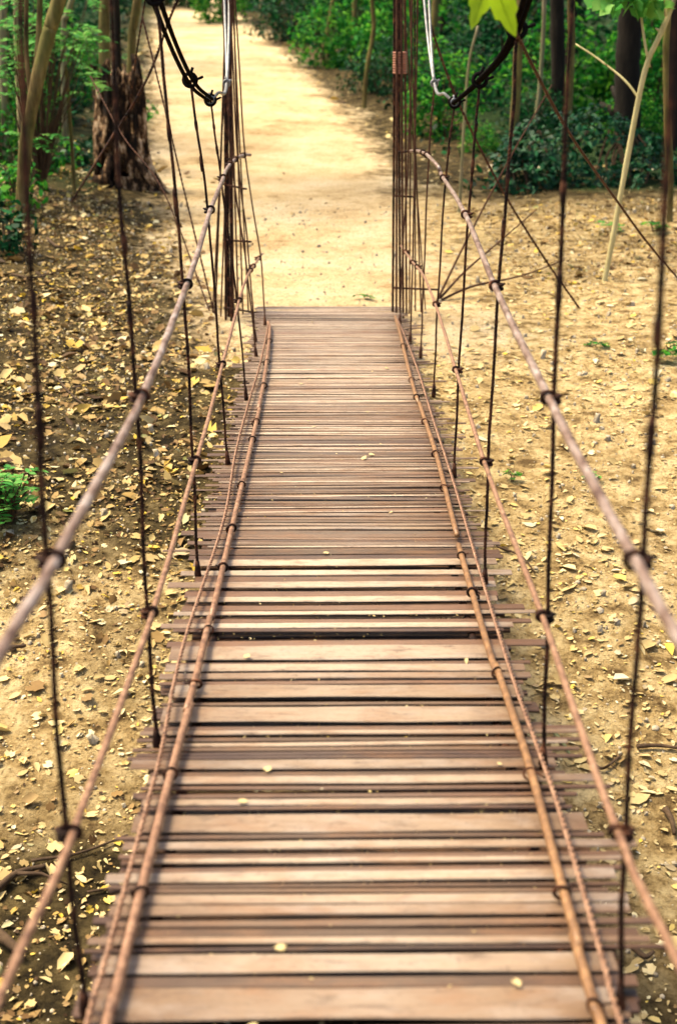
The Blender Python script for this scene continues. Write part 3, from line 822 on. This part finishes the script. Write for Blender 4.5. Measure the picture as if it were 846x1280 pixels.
# saplings left of the path
T = px_trunk([(26, 272), (33, 180), (45, 110), (62, 40), (74, 0)], top_z=5.0)
L2 = [at(36, 150, T[0][1]), at(48, 60, T[0][1] + .1), at(52, -60, T[0][1] + .15)]
L3 = [at(40, 125, T[0][1]), at(33, 60, T[0][1] + .1), at(35, -60, T[0][1] + .15)]
tree(T, .048, .062, 'bark_olive', 'leaning olive brown sapling with thick trunk on the far left bank', 'sapling', 'tree', limbs=[(L2, .028, .022), (L3, .025, .018)], crown=top_crown(T, .9, 200))
T = px_trunk([(2, 130), (4, 60), (6, 0)], Y=14.0, top_z=4.5)
tree(T, .04, .03, 'bark_grey', 'thin pale sapling at the left edge of the picture behind the leaning trunk', 'sapling', 'tree', crown=top_crown(T, .8, 180))
T = px_trunk([(26, 175), (23, 90), (21, 0)], Y=13.5, top_z=4.5)
tree(T, .030, .022, 'bark_pale', 'thin straight pale sapling just left of the leaning trunk', 'sapling', 'tree', crown=top_crown(T, .8, 180))
T = px_trunk([(75, 100), (80, 40), (90, 0)], Y=15.0, top_z=4.5)
tree(T, .03, .03, 'bark_grey', 'slim grey sapling between the leaning trunk and the hollow stump', 'sapling', 'tree', crown=top_crown(T, .8, 180))
T = px_trunk([(88, 160), (86, 120), (82, 82)], Y=13.0)
tree(T, .022, .014, 'bark_olive', 'short broken pole sapling in the ivy left of the stump', 'sapling', 'tree')
T = px_trunk([(130, 120), (131, 60), (132, 0)], Y=14.9, top_z=6)
tree(T, .065, .052, 'bark_olive', 'mossy olive trunk rising straight behind the hollow stump', crown=top_crown(T, 1.1, 220))
T = px_trunk([(150, 120), (147, 60), (145, 0)], Y=15.3, top_z=6)
tree(T, .042, .035, 'bark_dark', 'dark brown trunk behind the right half of the stump', crown=top_crown(T, 1.0, 200))
T = px_trunk([(160, 110), (165, 55), (172, 0)], Y=15.2, top_z=6)
tree(T, .045, .045, 'bark_olive', 'leaning mossy trunk at the left edge of the sandy path', crown=top_crown(T, 1.0, 200))

# saplings and trees right of the path
T = px_trunk([(755, 352), (765, 300), (785, 190), (805, 90), (826, 40), (850, -20)], top_z=3.4)
yb = T[0][1]
limbs = [([at(811, 84, yb), at(804, 45, yb), at(799, 0, yb + .05), at(797, -50, yb + .1)], .010, .006), ([at(800, 126, yb), at(780, 100, yb + .1), at(745, 72, yb + .25), at(719, 55, yb + .35)], .009, .005), ([at(833, 25, yb), at(834, -20, yb), at(830, -60, yb)], .013, .009)]
tw = [leaf_cloud(16, at(px_, py_, yb), (.16, .12, .07), .15, MAPLE) for px_, py_ in ((765, 2), (795, -6), (812, 4))]
tree(T, .020, .017, 'bark_pale', 'pale yellow slender sapling leaning right with a forked upper stem', 'sapling', 'tree', limbs=limbs, crown=top_crown(T, .8, 350), knots=3, crown_mt='fresh', extra=tw)
T = px_trunk([(836, 278), (837, 220), (833, 140), (832, 60), (834, 0)], top_z=4)
tree(T, .028, .028, 'bark_olive', 'slim brown sapling at the right edge of the picture', 'sapling', 'tree', crown=top_crown(T, .8, 180))
T = px_trunk([(661, 194), (672, 130), (677, 70), (680, 0)], top_z=4.5)
tree(T, .026, .024, 'bark_grey', 'thin grey sapling in front of the ivy mound', 'sapling', 'tree', crown=top_crown(T, .9, 300))
T = px_trunk([(641, 160), (645, 110), (648, 40), (650, 0)], Y=14.2, top_z=5)
tree(T, .05, .042, 'bark_olive', 'yellowish trunk standing left of the ivy mound', crown=top_crown(T, 1.0))
T = px_trunk([(712, 140), (714, 60), (713, 0)], Y=14.8, top_z=5)
tree(T, .035, .035, 'bark_olive', 'straight olive trunk behind the middle of the ivy mound', crown=top_crown(T, 1.0))
T = px_trunk([(785, 165), (784, 80), (789, 0)], Y=16.5, top_z=7.5)
tree(T, .155, .125, 'bark_dark', 'thick black tree trunk behind the right end of the ivy mound', crown=top_crown(T, 1.8, 700), knots=3, crown_mt='deep_green')
T = px_trunk([(697, 160), (697, 80), (696, 0)], Y=18, top_z=7.5)
tree(T, .10, .085, 'bark_dark', 'dark tree trunk deep in the wood behind the ivy mound', crown=top_crown(T, 1.6, 600), crown_mt='deep_green')
T = px_trunk([(842, 170), (840, 80), (839, 0)], Y=16, top_z=7)
tree(T, .07, .06, 'bark_dark', 'dark trunk partly hidden at the right picture edge', crown=top_crown(T, 1.5, 500), crown_mt='deep_green')
T = px_trunk([(455, 136), (458, 90), (467, 35), (465, 0)], top_z=5)
tree(T, .034, .03, 'bark_olive', 'crooked olive sapling at the right edge of the path', 'sapling', 'tree', crown=top_crown(T, .9, 350))
T = px_trunk([(404, 66), (410, 38), (417, 0)], top_z=5)
tree(T, .05, .055, 'bark_olive', 'forked olive tree beside the far bend of the path', limbs=[([at(413, 66, T[0][1]), at(413, 45, T[0][1]), at(412, 30, T[0][1])], .05, .045)], crown=top_crown(T, 1.2, 350))
T = px_trunk([(577, 165), (584, 95), (597, 32)], Y=12.5)
tree(T, .018, .010, 'bark_grey', 'bare brown whip of a sapling beside the right main cable', 'sapling', 'tree')

# more trees deep in the wood on both sides of the path
spots = [(3.6, 21), (1.8, 23), (5.6, 19), (7.0, 23.5), (4.6, 26.5), (0.6, 29), (2.6, 31), (6.4, 30.5), (8.8, 28), (-5.6, 18), (-7.2, 22), (-6.4, 27.5), (-9.0, 25), (-4.4, 41), (-7.5, 36), (-1.6, 37), (3.0, 38), (8.0, 38), (-2.8, 44), (.4, 44)]
proto = []
for i in range(4):
    h_ = 7 + i * .6
    pts = [np.array([0, 0, 0]), np.array([.05 * i, .05, 1.2]), np.array([.1, -.1 * i, 3]), np.array([.1 - .1 * i, 0, h_])]
    proto.append((pts, [.10, .07, .12, .06][i], ['bark_dark', 'bark_olive', 'bark_dark', 'bark_grey'][i], [((.6, .2, h_ - 2), (1.5, 1.5, 1.0), 420, .19), ((-.7, -.3, h_ - 1.2), (1.4, 1.5, 1.0), 420, .19), ((0, .5, h_), (1.3, 1.3, .9), 380, .19)]))
made = {}
tl = {0: 'dark trunked forest tree in the green undergrowth behind the path', 1: 'olive trunked forest tree in the green undergrowth behind the path', 2: 'stout black trunked forest tree in the undergrowth beyond the path', 3: 'slim grey trunked forest tree in the undergrowth beyond the path'}
for i, (x_, y_) in enumerate(spots):
    k = i % 4; z_ = float(H0(x_, y_))
    if k not in made:
        pts, r_, mt_, cr = proto[k]
        o = tree(pts, r_, r_ * .6, mt_, tl[k], 'forest_tree', 'tree', 'trees deep in the wood', crown=cr, crown_mt='deep_green' if k % 2 == 0 else 'green')
        made[k] = o
    else:
        src = made[k]; o = src.copy(); COL.objects.link(o)
        for ch in list(src.children):
            c_ = ch.copy(); COL.objects.link(c_); c_.parent = o
    o.location = (x_, y_, z_ - .05); o.rotation_euler.z = i * 1.3

# ------------------------------------------------------------------ undergrowth
def bush_mesh(seed, n, rad, size, mt_, parent, tmpl=OVAL):
    c0 = (seed * 1.7, seed * .9, 0)
    V, Q = leaf_cloud(n, (0, 0, rad[2] * .75), rad, size, tmpl)
    V2, Q2 = leaf_cloud(n // 2, (rad[0] * .5, -rad[1] * .3, rad[2] * .45), np.array(rad) * .6, size, tmpl)
    V, Q = join([(V, Q), (V2, Q2)])
    V[:, 2] = np.maximum(V[:, 2], .0 + rng.uniform(0, .05, len(V)))
    return arr_mesh('foliage', V, Q, mt_, parent)
def stems(parent, h_, n=7, sp=.25):
    mb = MB()
    for _ in range(n):
        a = random.uniform(0, 6.28); q = np.array([math.cos(a), math.sin(a), 0]) * sp
        mb.tube(spline([np.array([0, 0, -.05]) + q * .2, q * .7 + np.array([0, 0, h_ * .5]), q * 1.6 + np.array([0, 0, h_])], 4), np.linspace(.014, .004, 9), 5)
    mb.build('stem', 'twig', parent)
bl = ['bright green leafy bush growing in the wood beyond the path', 'dark green dense bush growing in the wood beyond the path', 'tall loose green bush growing in the wood beyond the path']
bp = []
for k, (n_, rad, s_, mt_) in enumerate([(1100, (.75, .7, .75), .095, 'green'), (1300, (.85, .8, .7), .085, 'deep_green'), (1000, (.7, .65, 1.0), .10, 'green')]):
    r_ = empty('bush', (0, 0, 0), bl[k], 'bush', 'bushes in the wood')
    bush_mesh(k + 1, n_, rad, s_, mt_, r_); stems(r_, rad[2] * 1.3)
    bp.append(r_)
bs = [(1.05, 15.2, .55), (1.9, 16.6, .9), (.75, 17.8, .8), (2.9, 15.6, .9), (3.9, 16.4, 1.0), (4.6, 14.6, .8), (2.3, 19.0, 1.1), (1.0, 20.5, 1.0), (3.6, 18.8, 1.1), (5.4, 17.2, 1.2), (-.1, 21.5, .8), (.3, 24, 1.1), (-.9, 25.5, .9), (2.2, 24, 1.4), (4.6, 22, 1.4), (6.6, 20.5, 1.5), (-1.6, 30, 1.2), (-.3, 31, 1.4), (2.5, 29, 1.6), (5.6, 27.5, 1.7),
      (-3.4, 14.6, .6), (-4.2, 15.6, .9), (-3.5, 17.4, .7), (-4.9, 18.5, 1.0), (-3.9, 21, .9), (-5.0, 23.5, 1.1), (-5.9, 28, 1.3), (-7.5, 30, 1.5), (-3.8, 40.5, 1.5), (-5.8, 41.5, 1.7), (-1.8, 40, 1.6), (.6, 37, 1.8), (3.4, 34.5, 1.9), (7.4, 33, 2.0), (-8.0, 38, 1.9), (-2.4, 35.5, 1.2), (8.0, 25, 1.7)]
used = set()
for i, (x_, y_, s_) in enumerate(bs):
    k = i % 3
    if k not in used:
        o = bp[k]; used.add(k)
    else:
        o = bp[k].copy(); COL.objects.link(o)
        for ch in list(bp[k].children):
            c_ = ch.copy(); COL.objects.link(c_); c_.parent = o
    if x_ > -1.7: x_ += .75 + (.2 if y_ > 19 else 0)
    if 1.5 < x_ and y_ < 17: s_ *= .6; y_ += 1.2
    o.location = (x_, y_, float(H0(x_, y_)) - .05); o.rotation_euler.z = i * 2.1; o.scale = (s_, s_, s_ * random.uniform(.9, 1.2))

# low green cover of the forest floor behind the bushes
def keep_u(X, Y):
    pdv = path_d(X, Y)
    g_ = (pdv < -.55 - .02 * Y * 0) & (Y > 13.2 + .8 * (X > 0) * 0)
    return g_ * np.clip(.7 + 1.1 * patch(X, Y, .8), .05, 1)
P = sample_ground(30000, (-11, 11), (13.2, 46), keep_u)
P[:, 2] += rng.uniform(.02, .45, len(P)) * np.clip(.6 + np.array([noise.noise((a * .7, b * .7, 4.4)) for a, b, _ in P]), .1, 1.2)
tag(arr_mesh('undergrowth', *scatter(P, rng.uniform(.05, .12, len(P)) * (1 + (P[:, 1] - 13) * .03), OVAL, tilt=.6), 'deep_green'), 'low dark green ground cover on the forest floor beyond the bank', 'undergrowth', kind='stuff')

# ivy covered mound on the right
b0 = ground_hit(735, 238)
r_ = empty('ivy_mound', tuple(b0), 'large dark green ivy mound on the right behind the pale sapling', 'ivy')
pr = [leaf_cloud(2600, (0.0, .55, .22), (.85, .50, .50), .075, OVAL, tilt=.5, shell=.7), leaf_cloud(900, (-.55, .3, .08), (.40, .35, .28), .07, OVAL, tilt=.5, shell=.6), leaf_cloud(800, (.62, .25, .08), (.38, .35, .30), .07, OVAL, tilt=.5, shell=.6)]
V, Q = join(pr); V[:, 2] = np.maximum(V[:, 2], -.05)
arr_mesh('foliage', V, Q, 'ivy', r_)
mb = MB()
for k in range(14):
    a = random.uniform(-.7, .7)
    mb.tube(spline([(a, .2, -.08), (a + random.uniform(-.1, .1), .4, .25), (a + random.uniform(-.2, .2), .6, .5)], 4), .012, 5)
mb.build('stem', 'twig', r_)
b0 = ground_hit(678, 208)
r_ = empty('ivy_patch', tuple(b0), 'low ivy patch spreading at the left foot of the ivy mound', 'ivy')
V, Q = leaf_cloud(420, (0, .15, .02), (.34, .25, .16), .065, OVAL, tilt=.5, shell=.3); V[:, 2] = np.maximum(V[:, 2], -.03); arr_mesh('foliage', V, Q, 'ivy', r_)

# ivy and leafy growth on the left bank
for (px_, py_, rad, n_, mt_, lab) in [(75, 150, (.45, .4, .55), 900, 'deep_green', 'dark ivy tangle climbing beside the hollow stump'), (28, 130, (.5, .45, .8), 900, 'deep_green', 'dark leafy bush behind the leaning left trunk'),
                                      (60, 215, (.40, .30, .22), 260, 'green', 'loose green ivy sprigs on the leafy left bank'), (8, 315, (.30, .26, .24), 260, 'deep_green', 'low green plant at the left picture edge'), (4, 200, (.26, .3, .4), 300, 'green', 'green leafy bush at the upper left picture edge'),
                                      (45, 185, (.42, .35, .50), 700, 'green', 'bright leafy shrub between the leaning trunk and the dark ivy tangle'), (100, 130, (.40, .35, .45), 600, 'green', 'leafy green bush touching the left side of the hollow stump'), (15, 90, (.8, .6, .75), 1100, 'green', 'wide bright green shrub high at the upper left behind thin saplings'), (85, 70, (.8, .6, .7), 1100, 'deep_green', 'dense dark shrub in the wood behind the olive trunks'), (22, 262, (.30, .26, .26), 330, 'green', 'low green leafy clump at the foot of the leaning left trunk'), (95, 205, (.34, .28, .16), 240, 'ivy', 'dark ivy leaves creeping over the litter left of the stump foot'), (178, 150, (.25, .5, .16), 130, 'green', 'small green weeds along the left edge of the path')]:
    b0 = ground_hit(px_, py_)
    r_ = empty('ivy_bush' if 'ivy' in lab else 'bush', tuple(b0), lab, 'ivy' if 'ivy' in lab else 'bush')
    V, Q = leaf_cloud(n_, (0, 0, rad[2] * .6), rad, .075, OVAL, tilt=.7, shell=.2); V[:, 2] = np.maximum(V[:, 2], -.02); arr_mesh('foliage', V, Q, mt_, r_); stems(r_, rad[2] * 1.2, 6, .12)

def pinnate(base, dirv, length, nleaf, size):
    """a compound leaf: leaflets in pairs along a drooping stalk; returns leaflet arrays and the stalk polyline"""
    base = np.array(base); dirv = np.array(dirv, float); dirv /= np.linalg.norm(dirv)
    side = np.cross(dirv, (0, 0, 1)); side /= np.linalg.norm(side)
    P = [base + dirv * length * u + np.array([0, 0, -.35 * length * u * u]) for u in np.linspace(0, 1, nleaf + 1)]
    tv, tf = OVAL; tv = tv + (0, .5, 0)
    V, Q = [], []
    for i, q in enumerate(P[1:]):
        for sg in (-1, 1):
            ld = side * sg + dirv * .55 + np.array([0, 0, random.uniform(-.35, .15)]); ld /= np.linalg.norm(ld)
            nn = np.cross(ld, np.cross((0, 0, 1), ld)) + rng.normal(0, .2, 3); nn /= np.linalg.norm(nn)
            uu = np.cross(ld, nn)
            sc = size * random.uniform(.75, 1.15) * (1.05 - .4 * abs(i / nleaf - .4))
            vv = np.array([q + (uu * a + ld * b + nn * c_) * sc for a, b, c_ in tv])
            Q.append(np.array(tf) + sum(len(x_) for x_ in V)); V.append(vv)
    return np.concatenate(V), np.concatenate(Q), P

def spray_plant(base, items, label, name='leafy_sapling', mt_='fresh', stem_r=.008):
    """a young plant: stem from base, compound leaves (start point, direction, length)"""
    r_ = empty(name, tuple(base), label, 'plant')
    o = np.array(base); L = []; mb = MB(); 
    for st_, dv, ln in items:
        v, q, P = pinnate(st_, dv, ln, 6 if ln > .1 else 3, ln * (.43 if ln > .1 else .6)); L.append((v - o, q))
        mb.tube([(b_ - o) for b_ in P], .003 if ln > .1 else .0012, 4)
        mid_ = (o + np.array(st_)) / 2 + np.array([random.uniform(-.05, .05), random.uniform(-.05, .05), .08]) * (1 if ln > .1 else .08)
        mb.tube([p_ - o for p_ in spline([o - np.array([0, 0, .05]), mid_, np.array(st_)], 5)], np.linspace(stem_r, min(.003, stem_r * .7), 11), 5)
    arr_mesh('foliage', *join(L), mt_, r_); mb.build('stem', 'twig', r_)
    return r_
b0 = ground_hit(52, 235); Yb = b0[1]
it = []
for px_, py_, dx in [(55, 55, -.6), (60, 62, .9), (85, 42, .8), (95, 50, 1), (70, 75, .7), (45, 100, .5), (25, 85, -.8), (30, 105, .7), (5, 108, .5), (12, 100, -.7), (100, 62, 1), (40, 60, .3), (58, 48, .4), (15, 60, -.4), (8, 30, .5)]:
    it.append((at(px_, py_, Yb + random.uniform(-.5, .3)), (dx, random.uniform(-.6, .2), random.uniform(-.1, .35)), random.uniform(.16, .26)))
for _ in range(64):
    it.append((at(random.uniform(0, 112), random.choice([random.uniform(-5, 60), random.uniform(30, 118)]), Yb + random.uniform(-.7, .5)), (random.uniform(-1, 1), random.uniform(-.7, .2), random.uniform(-.2, .3)), random.uniform(.15, .27)))
spray_plant(b0, it, 'bright green sapling with feathery leaves in front of the leaning left trunk')
b0 = ground_hit(18, 250); Yb = b0[1]
it = [(at(px_, py_, Yb), (dx, -.3, .1), random.uniform(.14, .22)) for px_, py_, dx in [(5, 165, .8), (12, 170, 1), (15, 185, .9), (2, 180, -.5), (40, 172, .9), (50, 168, 1), (40, 182, .7), (10, 205, .6)]]
spray_plant(b0, it, 'low feathery green seedling on the left bank below the leaning trunk')
b0 = ground_hit(170, 175); Yb = b0[1]
it = [(at(px_, py_, Yb - .3), (dx, -.3, .15), random.uniform(.16, .22)) for px_, py_, dx in [(148, 72, .9), (155, 80, 1), (160, 88, .9), (152, 68, .8), (165, 95, .5)]]
spray_plant(b0, it, 'pale green feathery sprig overhanging the stump beside the path')
b0 = ground_hit(12, 655); 
it = []
for _ in range(60):
    a = random.uniform(0, 6.28); q = b0 + np.array([random.uniform(-.16, .09), random.uniform(-.1, .1), random.uniform(.06, .24)])
    it.append((q, (math.cos(a), math.sin(a), .4), random.uniform(.055, .098)))
spray_plant(b0, it, 'small vivid green bush at the left picture edge halfway up', 'small_bush', 'fresh', .004)
for px_, py_, s_, lab in [(742, 437, .07, 'green seedling in the leaf litter right of the second hanger'), (818, 292, .12, 'green weed below the slim right edge sapling'), (765, 292, .12, 'pale green weed at the foot of the pale sapling'), (836, 452, .13, 'green weed at the right picture edge among fallen leaves'), (640, 600, .04, 'tiny green shoot between the right handrail and the third hanger'), (735, 600, .04, 'tiny yellow green shoot in the sand below the right handrail'), (458, 376, .06, 'small weed tuft at the far end of the deck'), (690, 1175, .03, 'tiny green tuft beside the near right deck edge')]:
    b0 = ground_hit(px_, py_)
    it = [(b0 + np.array([random.uniform(-.4, .4), random.uniform(-.3, .3), random.uniform(.2, .8)]) * s_, (math.cos(a), math.sin(a), .4), s_ * random.uniform(.6, 1)) for a in np.linspace(0, 6, 7)]
    spray_plant(b0, it, lab, 'weed', 'green' if 'pale' not in lab and 'yellow' not in lab else 'fresh', .0014)

# dry stems fanning out beside the right tower
b0 = ground_hit(545, 378)
r_ = empty('dry_stems', tuple(b0), 'thin bare brown stems fanning up from beside the right tower', 'dry stems'); mb = MB(); o = np.array(b0)
for pts in ([(580, 306), (634, 203), (689, 106)], [(580, 340), (619, 306), (670, 262)], [(590, 358), (650, 345), (705, 325)]):
    P = [o] + [at(px_, py_, b0[1] + .15 * (k + 1)) for k, (px_, py_) in enumerate(pts)]
    mb.tube([q - o for q in spline(P, 6)], np.linspace(.010, .004, 19), 6)
mb.build('stalk', 'mid_rust', r_)

# ------------------------------------------------------------------ hollow stump
b0 = ground_hit(150, 236); bx_, by_ = b0[0], b0[1] + .28
r_ = empty('tree_stump', (bx_, by_, HZ(bx_, by_)), 'hollow broken tree stump with bleached wood and dark cavities beside the path', 'stump')
nA, nH = 72, 26
tops = [0] * nA
for i in range(nA):
    a = 2 * math.pi * i / nA
    tops[i] = 1.14 + .22 * noise.noise((math.cos(a) * 2.2, math.sin(a) * 2.2, .3)) + .05 * noise.noise((math.cos(a) * 7, math.sin(a) * 9, .9))
def srad(a, u):
    lob = .5 + .5 * noise.noise((math.cos(a) * 1.6, math.sin(a) * 1.6, 5.2 + u * .4))
    return .24 + .06 * lob + .05 * noise.noise((math.cos(a) * 4, math.sin(a) * 4, u * 2.2)) + (.13 * math.exp(-u * 6.5)) * (.55 + .75 * max(0, math.sin(a * 3.5 + .6))) - .04 * u
vs, fs = [], []
for lay in (0, 1):
    for j in range(nH + 1):
        for i in range(nA):
            a = 2 * math.pi * i / nA; u = j / nH
            R_ = srad(a, u) - (.045 if lay else 0) * (1 if u > .05 else .6)
            vs.append((math.cos(a) * R_, math.sin(a) * R_ * .85, u * tops[i] - .06))
def slot(i, j):
    a = 2 * math.pi * (i + .5) / nA; u = (j + .5) / nH
    return noise.noise((math.cos(a) * 2.3, math.sin(a) * 2.3, u * 2.0 + 2.2)) > .10 and u > .14 and (math.sin(a) < .1)
W_ = (nH + 1) * nA
keepf = [[not slot(i, j) for i in range(nA)] for j in range(nH)]
for j in range(nH):
    for i in range(nA):
        if keepf[j][i]:
            a0, a1, b_, c_ = j * nA + i, j * nA + (i + 1) % nA, (j + 1) * nA + (i + 1) % nA, (j + 1) * nA + i
            fs.append((a0, a1, b_, c_)); fs.append((W_ + c_, W_ + b_, W_ + a1, W_ + a0))
            if j == nH - 1: fs.append((c_, b_, W_ + b_, W_ + c_))
            if not keepf[j][(i + 1) % nA]: fs.append((a1, W_ + a1, W_ + b_, b_))
            if not keepf[j][i - 1]: fs.append((c_, W_ + c_, W_ + a0, a0))
            if j < nH - 1 and not keepf[j + 1][i]: fs.append((c_, b_, W_ + b_, W_ + c_))
            if j > 0 and not keepf[j - 1][i]: fs.append((a0, W_ + a0, W_ + a1, a1))
mb = MB(); mb.add(vs, fs); mb.build('trunk', 'dead_wood', r_)
mb = MB()
for a, ln in ((4.3, .05), (5.6, .25)):
    e = np.array([math.cos(a), math.sin(a), 0])
    mb.tube(spline([e * .15 + np.array([0, 0, .30]), e * .32 + np.array([0, 0, .12]), e * (.3 + ln * .5) + np.array([.04, 0, .02]), e * (.3 + ln) + np.array([.08, 0, -.08])], 5), np.linspace(.055, .02, 16), 8)
mb.build('root', 'dead_wood', r_)

# ------------------------------------------------------------------ fallen sticks
def stick(pix, r_, lab, fork=None, mt_='twig', lift=.01):
    P = [ground_hit(*q) for q in pix]
    for q in P: q[2] = HZ(q[0], q[1]) + r_ + lift
    o = np.array(P[0]); mb = MB(); C_ = spline(P, 6)
    mb.tube([q - o for q in C_], np.linspace(r_, r_ * .55, len(C_)), 7)
    if fork:
        m_ = C_[len(C_) // 2]; e = ground_hit(*fork); e[2] = HZ(e[0], e[1]) + .03
        mb.tube([m_ - o, (m_ + e) / 2 - o + np.array([0, 0, .02]), e - o], [r_ * .6, r_ * .45, r_ * .2], 6)
    x = mb.build('stick', mt_, None); x.location = tuple(o); tag(x, lab, 'stick')
stick([(-6, 1126), (22, 1104), (58, 1090)], .013, 'dark fallen branch lying at the left edge beside the first hanger', (85, 1112))
stick([(40, 1080), (100, 1072), (160, 1045)], .006, 'thin twig pointing at the left deck edge near the viewer')
stick([(0, 822), (34, 816)], .011, 'short black stick on the sand at the left picture edge')
stick([(-5, 1180), (12, 1192), (30, 1208)], .020, 'thick stub of broken branch at the lower left edge')
stick([(110, 1118), (150, 1116), (185, 1110)], .004, 'hair thin twig close to the left deck edge')
stick([(795, 938), (820, 936), (850, 941)], .009, 'dark twig behind the first right hanger')
stick([(735, 952), (752, 965), (775, 950)], .007, 'crooked dark twig on the pale soil right of the deck', (770, 972))
stick([(690, 915), (705, 935), (712, 950)], .008, 'curled grey twig beside the second right hanger', mt_='bark_grey')
stick([(830, 1015), (838, 1030), (842, 1046)], .012, 'stubby brown stick at the right picture edge')
stick([(60, 300), (75, 310), (100, 305)], .012, 'dark stick in the leaf litter on the upper left bank')
stick([(70, 475), (95, 505), (120, 520)], .006, 'thin bent twig among leaves on the left bank')
stick([(15, 345), (45, 352), (80, 340)], .009, 'brown stick among leaves high on the left bank')
stick([(620, 690), (650, 705), (668, 722)], .006, 'fine twig on the pale soil beside the third right hanger')
stick([(790, 1195), (805, 1205), (815, 1200)], .010, 'short dark stick at the lower right among leaves')

# a few bigger stones on the right
def stone(px_, py_, s_, lab):
    b = ground_hit(px_, py_); mb = MB(); vs, fs = [], []
    n1, n2 = 12, 7
    for j in range(n2 + 1):
        ph = math.pi * j / n2
        for i in range(n1):
            th = 2 * math.pi * i / n1; dv = np.array([math.sin(ph) * math.cos(th), math.sin(ph) * math.sin(th), math.cos(ph)])
            vs.append(dv * s_ * np.array([1, .8, .5]) * (1 + .3 * noise.noise(Vector(dv * 1.7) + Vector((px_, py_, 0)))))
    fs = [(j * n1 + i, j * n1 + (i + 1) % n1, (j + 1) * n1 + (i + 1) % n1, (j + 1) * n1 + i) for j in range(n2) for i in range(n1)]
    mb.add(vs, fs); x = mb.build('stone', 'stone', None); x.location = (b[0], b[1], HZ(b[0], b[1]) + s_ * .2); tag(x, lab, 'stone')
stone(614, 212, .05, 'small pale stone in front of the ivy patch')

# ------------------------------------------------------------------ leaf hanging into the top of the view
Yl = 3.1
tip = at(615, -32, Yl)
r_ = empty('overhanging_branch', tuple(tip + np.array([.1, .3, 1.2])), 'bright yellow green maple leaf hanging into the top edge above the right cable', 'maple branch')
o = np.array(r_.location); mb = MB()
mb.tube([q - o for q in spline([o, o + np.array([-.02, -.1, -.4]), tip + np.array([.02, .05, .35]), tip + np.array([.0, 0, .02])], 6)], np.linspace(.009, .0025, 19), 6)
mb.build('twig', 'twig', r_)
# a five-lobed leaf, cupped, with raised veins
def big_leaf(mb, c_, down_v, right_v, s_, lens=(.10, .12, .15, .11, .075), angs=(-82, -28, 23, 76, 132)):
    nrm_ = np.cross(right_v, down_v)
    def pt(a, r_, lift=0.0):
        a = math.radians(a)
        return c_ + (right_v * math.sin(a) + down_v * math.cos(a)) * r_ * s_ + nrm_ * (-2.2 * r_ * r_ * s_ + .10 * r_ * math.sin(a * 5) * s_ + lift)
    out = [(-150, .03)]
    for i, (a, ln) in enumerate(zip(angs, lens)):
        if i: out.append(((a + angs[i - 1]) / 2, .068))
        out += [(a - 17, ln * .66), (a - 10, ln * .70), (a - 6, ln * .86), (a, ln), (a + 6, ln * .85), (a + 10, ln * .70), (a + 17, ln * .64)]
    out.append((172, .03))
    rings = [[pt(a, r_ * q) for a, r_ in out] for q in (.33, .66, 1.0)]
    n = len(out); vs = [pt(0, 0)] + [q for r_ in rings for q in r_]
    fs = [(0, 1 + i, 1 + (i + 1) % n) for i in range(n)] + [(1 + j * n + i, 1 + (j + 1) * n + i, 1 + (j + 1) * n + (i + 1) % n, 1 + j * n + (i + 1) % n) for j in (0, 1) for i in range(n)]
    mb.add(vs, fs, True)
    for a, ln in zip(angs, lens):
        mb.tube([pt(a, ln * q, -.0012) for q in (.02, .3, .6, .92)], [.0013, .001, .0008, .0004], 4)
for c_, dv_, rv, s_ in [(at(615, -30, Yl), (0, .38, -.92), (.97, .22, .08), .92), (at(560, -95, Yl + .15), (-.3, .3, -.9), (.9, .2, -.3), .8), (at(668, -110, Yl + .2), (.4, .3, -.85), (.85, -.2, .4), .85)]:
    dv_ = np.array(dv_) / np.linalg.norm(dv_); rv = np.array(rv); rv = rv - dv_ * np.dot(rv, dv_); rv /= np.linalg.norm(rv)
    mb = MB(); big_leaf(mb, np.array(c_) - o, dv_, rv, s_); mb.build('leaf', 'lime', r_)
